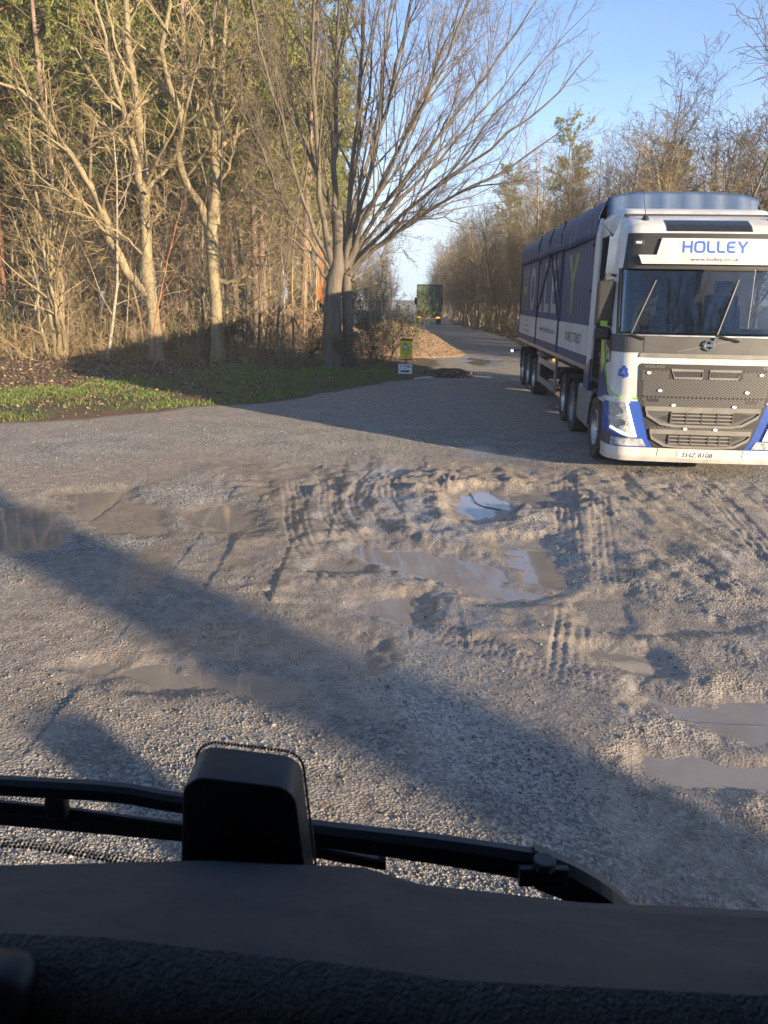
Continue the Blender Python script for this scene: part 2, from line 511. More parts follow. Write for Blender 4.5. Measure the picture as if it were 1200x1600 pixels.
def build_ground():
    rows = [-3000, -900, -300, -120, -60, -30, -15, -8, -4, -2, -.5, .5, 1.2, 1.7, 2.0]
    y = 2.15
    while y < 62:
        rows.append(y)
        y *= 1.0066
    rows += [66, 72, 80, 92, 110, 140, 190, 300, 600, 1500, 4000]
    rows = np.array(rows)
    u = np.linspace(-1, 1, 560)
    outer = np.array([1.06, 1.15, 1.3, 1.6, 2.2, 4, 10, 40, 200])
    u = np.concatenate([-outer[::-1], u, outer])
    half = np.where(rows > 0, 1.0 + .56 * np.clip(rows, 0, 62), 1.0)
    half = half + np.clip(np.abs(rows) - 62, 0, 200) * .4
    X = u[None, :] * half[:, None]
    Y = np.repeat(rows[:, None], len(u), 1)
    big = np.abs(u) > 3
    X[:, big] = np.sign(u[big]) * (60 + (np.abs(u[big]) - 3) * 18) * np.ones((len(rows), 1)) + X[:, big] * .2
    sh = X.shape
    z, wet, mud, veg, trk = ground(X.ravel(), Y.ravel(), True)
    V = np.stack([X.ravel(), Y.ravel(), z], 1)
    i = np.arange(sh[0] * sh[1]).reshape(sh)
    F = np.stack([i[:-1, :-1], i[:-1, 1:], i[1:, 1:], i[1:, :-1]], -1).reshape(-1, 4)
    me = mesh_np('ground', V, [F], np.stack([wet, mud, veg], 1), smooth=True)
    m = bpy.data.materials.new('ground')
    m.use_nodes = True
    n, l = m.node_tree.nodes, m.node_tree.links.new
    b = n['Principled BSDF']
    at = n.new('ShaderNodeAttribute'); at.attribute_name = 'col'
    sp = n.new('ShaderNodeSeparateColor'); l(at.outputs['Color'], sp.inputs['Color'])
    tcn = n.new('ShaderNodeTexCoord'); v = tcn.outputs['Object']
    def noise(sc, det=6, ro=.6):
        t = n.new('ShaderNodeTexNoise'); t.inputs['Scale'].default_value = sc; t.inputs['Detail'].default_value = det
        t.inputs['Roughness'].default_value = ro; l(v, t.inputs['Vector']); return t.outputs['Fac']
    def ramp(f, c0, c1, p0=.35, p1=.65):
        r = n.new('ShaderNodeValToRGB'); r.color_ramp.elements[0].position = p0; r.color_ramp.elements[1].position = p1
        r.color_ramp.elements[0].color = (*c0, 1); r.color_ramp.elements[1].color = (*c1, 1); l(f, r.inputs['Fac']); return r.outputs['Color']
    def mix(f, a, c, mode='MIX'):
        q = n.new('ShaderNodeMix'); q.data_type = 'RGBA'; q.blend_type = mode
        if isinstance(f, float): q.inputs['Factor'].default_value = f
        else: l(f, q.inputs['Factor'])
        l(a, q.inputs['A'])
        if isinstance(c, tuple): q.inputs['B'].default_value = (*c, 1)
        else: l(c, q.inputs['B'])
        return q.outputs['Result']
    vo = n.new('ShaderNodeTexVoronoi'); vo.inputs['Scale'].default_value = 55; vo.inputs['Randomness'].default_value = 1; l(v, vo.inputs['Vector'])
    vo2 = n.new('ShaderNodeTexVoronoi'); vo2.inputs['Scale'].default_value = 95; l(v, vo2.inputs['Vector'])
    stone = ramp(noise(1.4, 8), (.225, .22, .21), (.37, .355, .33))
    sepv = n.new('ShaderNodeSeparateColor'); l(vo.outputs['Color'], sepv.inputs['Color'])
    stone = mix(.9, stone, ramp(sepv.outputs['Red'], (.22, .22, .23), (1.5, 1.42, 1.3), .05, .95), 'MULTIPLY')
    mudc = ramp(noise(7, 9, .7), (.22, .18, .145), (.39, .335, .28))
    mudc = mix(.4, mudc, ramp(sepv.outputs['Green'], (.4, .4, .4), (1.3, 1.28, 1.22), .1, .9), 'MULTIPLY')
    c = mix(sp.outputs['Green'], stone, mudc)
    dark = n.new('ShaderNodeMath'); dark.operation = 'MULTIPLY'; dark.inputs[1].default_value = .3; l(sp.outputs['Red'], dark.inputs[0])
    c = mix(dark.outputs['Value'], c, (.13, .105, .08))
    litter = ramp(noise(9, 9, .75), (.055, .034, .02), (.17, .10, .055))
    moss = ramp(noise(3.1, 7), (.04, .055, .016), (.10, .12, .035))
    litter = mix(ramp(noise(.9, 5), (0, 0, 0), (1, 1, 1), .52, .66), litter, moss)
    c = mix(sp.outputs['Blue'], c, litter)
    l(c, b.inputs['Base Color'])
    rr = n.new('ShaderNodeMapRange'); rr.inputs['To Min'].default_value = .88; rr.inputs['To Max'].default_value = .12; l(sp.outputs['Red'], rr.inputs['Value'])
    ra = n.new('ShaderNodeMath'); ra.operation = 'MULTIPLY_ADD'; ra.inputs[1].default_value = .35; l(noise(26, 5), ra.inputs[0])
    rs = n.new('ShaderNodeMath'); rs.operation = 'SUBTRACT'; rs.inputs[1].default_value = .17; l(rr.outputs['Result'], rs.inputs[0]); l(rs.outputs['Value'], ra.inputs[2])
    l(ra.outputs['Value'], b.inputs['Roughness'])
    h1 = n.new('ShaderNodeMath'); h1.operation = 'MULTIPLY_ADD'; h1.inputs[1].default_value = .5; l(vo2.outputs['Distance'], h1.inputs[0]); l(vo.outputs['Distance'], h1.inputs[2])
    h2 = n.new('ShaderNodeMath'); h2.operation = 'ADD'; l(h1.outputs['Value'], h2.inputs[0]); l(noise(60, 4), h2.inputs[1])
    st = n.new('ShaderNodeMapRange'); st.inputs['To Min'].default_value = .8; st.inputs['To Max'].default_value = .2; l(sp.outputs['Red'], st.inputs['Value'])
    bp = n.new('ShaderNodeBump'); bp.inputs['Distance'].default_value = .019; l(st.outputs['Result'], bp.inputs['Strength'])
    l(h2.outputs['Value'], bp.inputs['Height']); l(bp.outputs['Normal'], b.inputs['Normal'])
    o = link('ground', me, m)
    tag(o, kind='structure', label='muddy gravel yard and woodland floor')
    return o

def build_puddles():
    m = mat('muddy_water', (.25, .22, .19), rough=.03, spec=.5, var=.12, vscale=2.0, bump=.02, bscale=9)
    m.node_tree.nodes['Principled BSDF'].inputs['IOR'].default_value = 1.5
    for n in m.node_tree.nodes:
        if n.type == 'MAP_RANGE':
            n.inputs['To Min'].default_value = .015; n.inputs['To Max'].default_value = .06
    for poly, lev in zip(PUDDLES, PUD_SET):
        P = np.array(poly)
        c = P.mean(0)
        far = c[1] > 20
        pts = []
        N = 40
        # water sheet a hand wider than the hollow: the ground rises through it at the shore
        for i in range(N):
            t = 2 * math.pi * i / N
            d = np.array([math.cos(t), math.sin(t)])
            r = 0.0
            while poly_sd(np.array([c[0] + d[0] * r]), np.array([c[1] + d[1] * r]), poly)[0] > -.34 * (2.5 if far else 1) and r < 6:
                r += .02
            pts.append((c[0] + d[0] * r, c[1] + d[1] * r, lev))
        me = bpy.data.meshes.new('puddle')
        me.from_pydata(pts, [], [tuple(range(N))])
        tag(link('puddle', me, m), kind='structure')

def scatter_stones():
    rng = np.random.default_rng(4)
    N = 230000
    y = 2.4 * (16 / 2.4) ** (rng.random(N) ** 1.1)
    x = (rng.random(N) * 2 - 1) * (.9 + .52 * y)
    z, wet, mud, veg, trk = ground(x, y, True)
    dens = fbm(x, y, .9, 4, 41) * .7 + .52 - .42 * mud - .25 * wet - .35 * trk
    keep = (rng.random(N) < np.clip(dens, .06, 1)) & (veg < .5)
    # nothing under water
    for poly, lev in zip(PUDDLES, PUD_SET):
        keep &= ~((poly_sd(x, y, poly) > -.15) & (z < lev + .004))
    x, y, z, wet, mud = x[keep], y[keep], z[keep], wet[keep], mud[keep]
    N = len(x)
    size = (.0025 + .0048 * rng.random(N) ** 2.4) * (1 + .05 * y) + (rng.random(N) < .012) * .008
    base = np.array([(1, 0, 0), (-1, 0, 0), (0, 1, 0), (0, -1, 0), (0, 0, 1), (0, 0, -1)], float)
    V = base[None] * (.6 + .7 * rng.random((N, 6, 1))) + (rng.random((N, 6, 3)) - .5) * .5
    V *= size[:, None, None] * np.array([1.2, 1.0, .7])
    a = rng.random(N) * 6.283
    ca, sa = np.cos(a), np.sin(a)
    X = V[..., 0] * ca[:, None] - V[..., 1] * sa[:, None]
    Y = V[..., 0] * sa[:, None] + V[..., 1] * ca[:, None]
    V = np.stack([X + x[:, None], Y + y[:, None], V[..., 2] + (z + size * .3)[:, None]], -1)
    Ft = np.array([(0, 2, 4), (2, 1, 4), (1, 3, 4), (3, 0, 4), (2, 0, 5), (1, 2, 5), (3, 1, 5), (0, 3, 5)])
    F = (Ft[None] + (np.arange(N) * 6)[:, None, None]).reshape(-1, 3)
    g = .15 + .17 * rng.random(N) ** 1.4
    hue = rng.random(N)[:, None]
    col = g[:, None] * ((1 - hue) * np.array([.95, 1.0, 1.05]) + hue * np.array([1.15, 1.0, .82]))
    col = col * (1 - .55 * mud[:, None]) + np.array([.23, .185, .14]) * .55 * mud[:, None]
    col *= (1 - .35 * wet[:, None])
    me = mesh_np('gravel', V.reshape(-1, 3), [F], np.repeat(col, 6, 0))
    o = link('gravel', me, mat('stone', (1, 1, 1), rough=.75, attr=True))
    tag(o, 'loose angular grey gravel strewn over the yard', 'gravel', kind='stuff')

build_ground()
build_puddles()
scatter_stones()

# ------------------------------------------------------------------ trees
def unit(v):
    return v / (np.linalg.norm(v, axis=-1, keepdims=True) + 1e-9)

def grow(rng, P0, D0, Ln, r0, r1, n, wig, trop):
    B = len(P0)
    P = np.zeros((B, n + 1, 3))
    P[:, 0] = P0
    d = unit(D0)
    for i in range(n):
        d = unit(d + rng.normal(0, wig, (B, 3)) + np.array([0, 0, trop]))
        P[:, i + 1] = P[:, i] + d * (Ln / n)[:, None]
    t = np.linspace(0, 1, n + 1)[None]
    Rr = r0[:, None] * (1 - t) + r1[:, None] * t
    return P, Rr

def spawn(rng, P, Rr, per, t0, t1, ang, jit, lfac, rfac, up=0.0, rmin=.003):
    """Start points, directions, lengths, radii of side branches."""
    B, n = P.shape[0], P.shape[1] - 1
    t = t0 + (t1 - t0) * (np.arange(per)[None] + rng.random((B, per))) / per
    k = np.clip((t * n).astype(int), 0, n - 1)
    f = t * n - k
    bi = np.arange(B)[:, None]
    a, b = P[bi, k], P[bi, k + 1]
    p = a + (b - a) * f[..., None]
    d = unit(b - a)
    rr = Rr[bi, k] * (1 - f) + Rr[bi, k + 1] * f
    ln = np.linalg.norm(np.diff(P, axis=1), axis=2).sum(1)[:, None]
    rnd = rng.normal(0, 1, d.shape)
    side = unit(np.cross(d, rnd))
    th = np.radians(ang + rng.normal(0, jit, t.shape))[..., None]
    nd = unit(d * np.cos(th) + side * np.sin(th) + np.array([0, 0, up]))
    L_ = ln * lfac * (1.1 - .65 * t) * (.6 + .8 * rng.random(t.shape))
    r = np.maximum(rr * rfac * (.7 + .4 * rng.random(t.shape)), rmin)
    return p.reshape(-1, 3), nd.reshape(-1, 3), L_.ravel(), r.ravel()

def tubes(P, Rr, k):
    B, n = P.shape[:2]
    T = np.gradient(P, axis=1)
    T = unit(T)
    ref = np.where(np.abs(T[..., 2:3]) > .9, np.array([1., .2, 0]), np.array([.1, .05, 1.]))
    U = unit(np.cross(T, ref))
    W = np.cross(T, U)
    a = 2 * np.pi * np.arange(k) / k
    V = P[:, :, None] + (U[:, :, None] * np.cos(a)[None, None, :, None] + W[:, :, None] * np.sin(a)[None, None, :, None]) * Rr[:, :, None, None]
    i = np.arange(B * n * k).reshape(B, n, k)
    j = np.roll(i, -1, axis=2)
    F = np.stack([i[:, :-1], j[:, :-1], j[:, 1:], i[:, 1:]], -1).reshape(-1, 4)
    return V.reshape(-1, 3), F

def merge(parts):
    V, F, o = [], [], 0
    for v, f in parts:
        V.append(v)
        F.append(f + o)
        o += len(v)
    return np.concatenate(V), np.concatenate(F)

def resample(path, n, seed=0, wob=.0):
    P = np.array(path, float)
    Q = catmull(P, .05)
    s = np.concatenate([[0], np.cumsum(np.linalg.norm(np.diff(Q, axis=0), axis=1))])
    t = np.linspace(0, s[-1], n)
    out = np.stack([np.interp(t, s, Q[:, c]) for c in range(3)], 1)
    if wob:
        r = np.random.default_rng(seed)
        e = r.normal(0, wob, (n, 3))
        e[0] = 0
        out += e
    return out

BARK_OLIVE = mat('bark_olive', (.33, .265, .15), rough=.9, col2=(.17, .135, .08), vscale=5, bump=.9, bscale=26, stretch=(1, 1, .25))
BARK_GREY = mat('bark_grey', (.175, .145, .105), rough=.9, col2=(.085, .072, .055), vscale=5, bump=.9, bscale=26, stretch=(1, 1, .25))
BARK_PINE = mat('bark_pine', (.29, .20, .145), rough=.9, col2=(.13, .095, .075), vscale=4, bump=1., bscale=18, stretch=(1, 1, .3))
BARK_RED = mat('bark_red', (.38, .17, .09), rough=.9, col2=(.2, .10, .065), vscale=4, bump=1., bscale=18, stretch=(1, 1, .3))
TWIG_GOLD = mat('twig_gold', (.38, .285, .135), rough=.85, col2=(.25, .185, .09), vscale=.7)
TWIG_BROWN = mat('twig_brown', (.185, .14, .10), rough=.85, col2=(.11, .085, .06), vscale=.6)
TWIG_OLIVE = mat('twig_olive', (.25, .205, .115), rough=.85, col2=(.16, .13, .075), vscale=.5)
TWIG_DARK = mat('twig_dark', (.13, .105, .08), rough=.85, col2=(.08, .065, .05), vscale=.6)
BARK_BIRCH = mat('bark_pale', (.42, .36, .27), rough=.85, col2=(.2, .165, .12), vscale=6, bump=.5, bscale=20, stretch=(1, 1, 1.6))

def part_mesh(name, parts, smooth=True):
    V, F = merge(parts)
    return mesh_np(name, V, [F], smooth=smooth)

def guided_tree(name, origin, trunk_paths, limb_paths, bark, twig, label, seed, kk=1.0, ang=32, up=.10, twiglen=1.0, group=None, trunk_flare=1.6, lw=1.0, fan=0):
    """A tree whose trunk and limbs follow given lines; boughs and twigs grow from the limbs."""
    rng = np.random.default_rng(seed)
    org = np.array(origin)
    root = empty(name, tuple(origin))
    tparts = []
    for path, r0, r1 in trunk_paths:
        P = resample(np.array(path) - org, 16, seed, .012)[None]
        t = np.linspace(0, 1, 16)
        rr = (r0 * (1 - t) + r1 * t) * (1 + (trunk_flare - 1) * np.exp(-t * 9))
        tparts.append(tubes(P, rr[None], 14))
    Ps, Rs = [], []
    for i, (path, r0, r1) in enumerate(limb_paths):
        P = resample(np.array(path) - org, 16, seed + i, .03)
        t = np.linspace(0, 1, 16)
        Ps.append(P)
        Rs.append(r0 * lw * (1 - t) ** .8 + r1 + r0 * .3 * np.exp(-t * 14))
    P1, R1 = np.array(Ps), np.array(Rs)
    if fan:
        p, d, ln, r = spawn(rng, P1, R1, fan, .12, .6, 17, 5, .62, .62, .06, .02)
        P1b, R1b = grow(rng, p, d, ln, r, r * .2, 15, .085, .02)
        P1, R1 = np.concatenate([P1, P1b]), np.concatenate([R1, R1b])
    tparts.append(tubes(P1, R1, 9))
    link('trunk', part_mesh('trunk', tparts), bark, root)
    n2 = int(12 * kk)
    p, d, ln, r = spawn(rng, P1, R1, n2, .16, 1.0, ang, 9, .34, .55, up, .008)
    P2, R2 = grow(rng, p, d, ln, r, r * .3, 7, .10, .035)
    n3 = int(8 * kk)
    p, d, ln, r = spawn(rng, P2, R2, n3, .15, 1, ang + 4, 10, .42, .5, up * .6, .005)
    P3, R3 = grow(rng, p, d, ln * twiglen, r, np.full(len(r), .0035), 5, .14, .03)
    n4 = int(5 * kk)
    p, d, ln, r = spawn(rng, P3, R3, n4, .2, 1, ang + 8, 12, .45, .6, .03, .0035)
    P4, R4 = grow(rng, p, d, ln * twiglen, r, np.full(len(r), .0025), 3, .17, .02)
    link('branches', part_mesh('branches', [tubes(P2, R2, 5)]), bark, root)
    link('crown', part_mesh('crown', [tubes(P3, R3, 3), tubes(P4, R4, 3)], False), twig, root)
    tag(root, label, 'tree', group)
    return root

# the big many-stemmed tree at the bend of the track
hero_trunks = [
    ([(-1.85, 28.0, -.15), (-1.9, 28, 1.26), (-1.82, 28, 2.75), (-1.66, 28, 3.9), (-1.7, 28.1, 5.2)], .37, .19),
    ([(-1.36, 28.15, -.15), (-1.37, 28.15, 1.27), (-1.38, 28.12, 2.76), (-1.40, 28.1, 3.9), (-1.2, 28.0, 5.0)], .20, .13),
]
hero_limbs = [
    ([(-1.84, 28.0, 3.3), (-2.18, 27.8, 4.98), (-2.36, 27.4, 7.42), (-2.4, 26.8, 11.99), (-2.47, 26.6, 14.92)], .17, .02),
    ([(-1.67, 28.0, 3.4), (-1.81, 28.2, 5.22), (-1.83, 28.6, 7.46), (-1.75, 29.2, 11.77), (-1.7, 29.5, 15.79)], .21, .02),
    ([(-1.54, 28.0, 3.4), (-1.35, 28.0, 5.41), (-1.07, 27.6, 8.04), (-0.87, 27.2, 11.14), (-0.72, 27.0, 14.35)], .16, .02),
    ([(-1.45, 28.0, 3.4), (-0.97, 27.5, 5.16), (-0.17, 26.8, 7.88), (0.54, 26.2, 10.83), (1.05, 26.0, 13.32)], .15, .02),
    ([(-1.41, 28.0, 3.5), (-0.79, 28.4, 5.15), (0.78, 29.2, 8.39), (2.22, 30.0, 11.89), (3.24, 30.5, 14.32)], .14, .02),
    ([(-1.37, 28.0, 3.5), (-0.55, 27.7, 4.89), (1.6, 26.5, 7.4), (3.34, 25.8, 9.59), (4.23, 25.5, 10.89)], .13, .015),
    ([(-1.3, 28.0, 3.4), (-0.34, 28.0, 4.38), (1.9, 27.4, 6.25), (4.33, 26.6, 7.9), (5.91, 26.0, 9.54)], .13, .012),
    ([(-1.3, 28.0, 3.2), (-0.12, 27.5, 4.22), (1.84, 26.2, 5.44), (3.62, 25.2, 6.26), (5.07, 24.6, 7.33)], .12, .012),
    ([(-1.41, 28.0, 3.2), (-0.65, 27.7, 3.95), (0.7, 27.2, 4.8), (1.7, 26.8, 4.93), (2.3, 26.6, 4.69)], .08, .01),
    ([(-1.89, 28.0, 3.4), (-2.66, 27.7, 5.06), (-3.36, 27.0, 7.52), (-3.93, 26.2, 9.78), (-4.15, 26.0, 12.0)], .12, .015),
    ([(-1.95, 28.0, 3.3), (-2.65, 27.5, 4.25), (-3.45, 26.6, 5.42), (-3.89, 25.8, 6.75), (-4.56, 25.0, 7.96)], .09, .012),
    ([(-2.02, 28.0, 3.0), (-2.88, 27.7, 4.06), (-3.65, 27.2, 4.61), (-4.62, 26.4, 5.56)], .08, .01),
    ([(-1.24, 28.0, 3.0), (-0.34, 29.0, 3.64), (0.44, 29.6, 4.22), (0.66, 29.9, 3.8)], .06, .008),
    ([(-1.45, 28.0, 3.5), (-1.24, 29.0, 5.31), (-0.52, 30.2, 8.17), (-0.13, 31.2, 11.84), (0.16, 31.6, 14.9)], .14, .02),
    ([(-1.63, 28.0, 3.5), (-2.01, 29.0, 5.3), (-3.24, 30.0, 8.3), (-3.76, 30.8, 11.87), (-3.95, 31.0, 14.61)], .13, .02),
    ([(-1.4, 28.0, 3.5), (-0.7, 27.2, 5.1), (0.9, 25.8, 7.9), (2.1, 24.8, 10.4), (2.8, 24.2, 12.3)], .13, .015),
    ([(-1.4, 28.1, 3.5), (-0.45, 28.8, 4.7), (1.5, 29.4, 6.9), (3.3, 29.8, 8.9), (4.7, 30.0, 10.6)], .12, .015),
]
guided_tree('broadleaf_tree', (-1.7, 28.05, gz(-1.7, 28) - .05), hero_trunks, hero_limbs, BARK_GREY, TWIG_BROWN,
            'large bare many-stemmed tree fanning over the track behind the yellow sign', 11, kk=1.02, ang=30, up=.08, lw=.46, fan=2, trunk_flare=1.35)

t1_trunk = [([(-8.3, 29.1, -.1), (-8.33, 29.1, 1.35), (-8.43, 29.1, 2.67), (-8.47, 29.1, 3.2)], .235, .20)]
t1_limbs = [
    ([(-8.43, 29.1, 2.4), (-9.12, 29.1, 3.1), (-9.6, 28.8, 4.35), (-9.84, 28.5, 5.55), (-10.35, 28.1, 6.58), (-10.85, 27.5, 7.52), (-11.31, 27.1, 8.35), (-12.36, 26.5, 8.72)], .17, .03),
    ([(-8.46, 29.1, 2.8), (-8.46, 29.1, 4.39), (-8.46, 29.3, 5.87), (-8.47, 29.4, 7.51), (-8.64, 29.5, 9.31), (-8.84, 29.6, 10.68), (-8.83, 29.7, 12.95), (-8.78, 29.8, 15.49)], .20, .03),
    ([(-8.45, 29.1, 5.84), (-8.68, 28.7, 7.58), (-8.79, 28.3, 8.65), (-9.12, 28.1, 10.25), (-9.31, 27.9, 11.96)], .12, .02),
    ([(-8.4, 29.1, 5.8), (-7.86, 29.3, 6.39), (-7.49, 29.5, 6.83), (-7.0, 29.4, 7.7)], .08, .01),
    ([(-10.3, 28.1, 6.6), (-9.43, 27.7, 7.16), (-8.44, 27.3, 7.6), (-7.6, 27, 8.3)], .06, .01),
    ([(-8.45, 29.1, 5.1), (-8.94, 29.5, 5.89), (-9.15, 29.7, 6.74), (-9.3, 29.8, 7.8)], .06, .01),
    ([(-8.54, 29.4, 9.2), (-8.95, 28.8, 10.18), (-9.04, 28.6, 10.9), (-9.3, 28.3, 12.2)], .06, .01),
    ([(-8.45, 29.1, 3.6), (-9.0, 28.4, 4.3), (-10.0, 27.9, 4.9), (-11.0, 27.4, 5.1)], .045, .008),
    ([(-8.45, 29.1, 4.4), (-7.7, 28.5, 5.2), (-7.1, 28.0, 6.0)], .045, .008),
]
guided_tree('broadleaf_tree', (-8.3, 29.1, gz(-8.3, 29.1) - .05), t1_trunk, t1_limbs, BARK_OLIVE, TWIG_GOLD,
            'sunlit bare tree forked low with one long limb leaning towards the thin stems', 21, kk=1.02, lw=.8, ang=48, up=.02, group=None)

t2_trunk = [([(-6.28, 30.0, -.1), (-6.27, 30.0, 1.58), (-6.32, 30.0, 3.16), (-6.36, 30.0, 4.37), (-6.26, 30.0, 5.3)], .215, .20)]
t2_limbs = [
    ([(-6.38, 30.0, 4.3), (-6.57, 30.0, 5.23), (-7.09, 29.7, 6.14), (-7.25, 29.5, 7.14), (-7.04, 29.3, 8.21), (-7.38, 29.1, 9.23), (-7.51, 28.9, 10.31), (-7.17, 28.8, 11.39), (-7.25, 28.6, 13.28)], .15, .03),
    ([(-6.26, 30.0, 4.9), (-6.11, 30.0, 7.03), (-6.17, 30.2, 9.11), (-6.14, 30.4, 10.94), (-5.96, 30.6, 13.69), (-5.76, 30.7, 16.29)], .19, .03),
    ([(-6.2, 30.0, 5.1), (-5.91, 30.0, 8.06), (-5.68, 29.6, 10.15), (-5.47, 29.4, 11.79), (-5.29, 29.2, 14.41)], .14, .02),
    ([(-6.25, 30.0, 2.95), (-5.7, 29.85, 2.9), (-5.2, 29.65, 3.1), (-4.63, 29.5, 3.5)], .10, .03),
    ([(-7.3, 29.2, 8.9), (-6.48, 28.8, 9.55), (-5.57, 28.4, 9.5), (-4.43, 27.8, 9.69), (-3.21, 27.0, 9.98)], .07, .01),
    ([(-7.22, 29.3, 8.9), (-6.2, 29.0, 10.0), (-6.4, 28.7, 11.2)], .07, .01),
    ([(-6.1, 30.0, 5.9), (-5.45, 29.5, 7.06), (-5.0, 29.1, 8.68), (-5.02, 29.0, 9.43)], .06, .01),
    ([(-6.2, 30.0, 5.4), (-5.2, 29.4, 5.9), (-4.2, 28.9, 6.9)], .05, .008),
]
guided_tree('broadleaf_tree', (-6.28, 30.0, gz(-6.28, 30) - .05), t2_trunk, t2_limbs, BARK_OLIVE, TWIG_GOLD,
            'sunlit bare tree with a kinked side limb and a short dead stub low down', 31, kk=1.02, lw=.8, ang=48, up=.02)

cop_limbs = [
    ([(-12.37, 30.2, 0.0), (-12.43, 30.2, 1.49), (-12.49, 30.2, 3.31), (-12.55, 30.2, 5.07), (-12.65, 30.2, 6.77), (-12.49, 30.2, 9.03)], .085, .012),
    ([(-12.28, 30.2, 0.0), (-12.2, 30.3, 1.96), (-12.26, 30.3, 3.76), (-12.05, 30.3, 5.93), (-12.03, 30.3, 8.02), (-11.97, 30.3, 10.42)], .09, .012),
    ([(-12.16, 30.1, 0.0), (-12.18, 30.0, 2.19), (-12.4, 29.9, 3.75), (-12.53, 29.8, 5.28)], .07, .012),
    ([(-12.11, 30.2, 0.0), (-12.0, 30.2, 1.04), (-12.22, 30.2, 2.41), (-12.28, 30.2, 3.09), (-11.69, 30.2, 4.42), (-11.4, 30.1, 5.8)], .07, .012),
    ([(-12.63, 30.1, 0.0), (-12.79, 30.0, 1.49), (-12.77, 30.0, 2.86), (-12.95, 29.9, 4.6)], .06, .012),
    ([(-12.33, 30.3, 0.0), (-12.03, 30.3, 1.96), (-11.99, 30.3, 4.2), (-11.65, 30.3, 6.15), (-11.25, 30.3, 8.03)], .07, .012),
]
guided_tree('coppiced_tree', (-12.3, 30.2, gz(-12.3, 30.2) - .05), [([(-12.3, 30.2, -.1), (-12.3, 30.2, .05), (-12.3, 30.2, .2)], .2, .16)], cop_limbs, BARK_OLIVE, TWIG_GOLD,
            'cluster of thin pale stems sprouting from one stump at the wood edge', 41, kk=.9, ang=50, up=.05, twiglen=.9, trunk_flare=1.1)

# ---- saplings and shrubs of the understorey: a few kinds, copied
def bare_tree_meshes(seed, h, r, n1, first, ang, up, lf, kk=(6, 6, 4), wig=.05, lean=.1, k1=.5, droop=.02, twr=.004):
    rng = np.random.default_rng(seed)
    d0 = unit(np.array([[rng.normal(0, lean), rng.normal(0, lean), 1.0]]))
    P1, R1 = grow(rng, np.array([[0, 0, -.12]]), d0, np.array([h]), np.array([r]), np.array([r * .12]), 14, wig, .03)
    R1[:, 0] *= 1.35
    p, d, ln, rr = spawn(rng, P1, R1, n1, first, .98, ang, 10, lf, .5, up, .006)
    P2, R2 = grow(rng, p, d, ln, rr, rr * .25, 6, .11, .05)
    p, d, ln, rr = spawn(rng, P2, R2, kk[0], .15, 1, ang + 3, 10, k1, .5, up * .5, .005)
    P3, R3 = grow(rng, p, d, ln, np.maximum(rr, twr), np.full(len(rr), twr), 4, .15, droop)
    parts = [tubes(P3, R3, 3)]
    if kk[1]:
        p, d, ln, rr = spawn(rng, P3, R3, kk[1], .15, 1, ang + 8, 12, .5, .7, .03, .0045)
        P4, R4 = grow(rng, p, d, ln, np.maximum(rr, twr), np.full(len(rr), twr * .8), 3, .18, droop)
        parts.append(tubes(P4, R4, 3))
    return (part_mesh('trunk', [tubes(P1, R1, 8), tubes(P2, R2, 4)]), part_mesh('crown', parts, False))

def place(name, meshes, bark, twig, x, y, label, group, cat='tree', s=1.0, rz=None, rng=random, dz=-.03, tilt=0.0):
    root = empty(name, (x, y, gz(x, y) + dz), rng.random() * 6.28 if rz is None else rz)
    root.scale = (s, s, s * (.9 + .2 * rng.random()))
    root.rotation_euler[0] = rng.gauss(0, tilt)
    for nm, me, m in zip(('trunk', 'crown'), meshes, (bark, twig)):
        o = bpy.data.objects.new(nm, me)
        COL.objects.link(o)
        if len(me.materials) == 0: me.materials.append(m)
        o.parent = root
        o.material_slots[0].link = 'OBJECT'
        o.material_slots[0].material = m
    tag(root, label, cat, group)
    return root

random.seed(7)
SAP = [bare_tree_meshes(100 + i, 5.5 + i * .8, .035 + .006 * i, 15, .12, 50, .02, .30, (5, 3), .06, .10, .55) for i in range(5)]
spots = []
rs = random.Random(12)
tries = 0
while len(spots) < 110 and tries < 6000:
    tries += 1
    y = rs.uniform(30.5, 46)
    x = rs.uniform(-.47 * y - 2, -3.2)
    if y < 33 and rs.random() < .3: continue
    if any((x - a) ** 2 + (y - b) ** 2 < .45 for a, b in spots): continue
    if x > -6.5 and rs.random() < .45: continue
    spots.append((x, y))
for i, (x, y) in enumerate(spots):
    k = rs.randrange(5)
    g = [BARK_OLIVE, BARK_GREY, BARK_BIRCH][rs.choice((0, 0, 1, 2))]
    place('sapling', SAP[k], g, TWIG_GOLD, x, y, 'thin bare sapling among the pine trunks of the wood', 'saplings in the pine wood', 'sapling', .7 + .7 * rs.random(), rng=rs, tilt=.06)

# saplings singled out at the edge of the wood
place('sapling', SAP[1], BARK_RED, TWIG_GOLD, -7.9, 27.3, 'thin reddish sapling leaning in front of the low-forked tree', None, 'sapling', .95, rng=rs)
place('sapling', SAP[3], BARK_BIRCH, TWIG_GOLD, -10.0, 28.8, 'slender pale-barked sapling between the thin stems and the low-forked tree', None, 'sapling', 1.15, rng=rs)
place('sapling', SAP[0], BARK_OLIVE, TWIG_GOLD, -11.2, 28.2, 'short crooked sapling beside the cluster of thin stems', None, 'sapling', .6, rng=rs)
place('sapling', SAP[2], BARK_GREY, TWIG_BROWN, -3.6, 27.2, 'dark thin sapling just beside the big tree trunk on its wood side', None, 'sapling', 1.0, rng=rs)
place('sapling', SAP[4], BARK_GREY, TWIG_BROWN, -4.6, 28.6, 'dark thin sapling between the kinked tree and the big tree', None, 'sapling', .85, rng=rs)

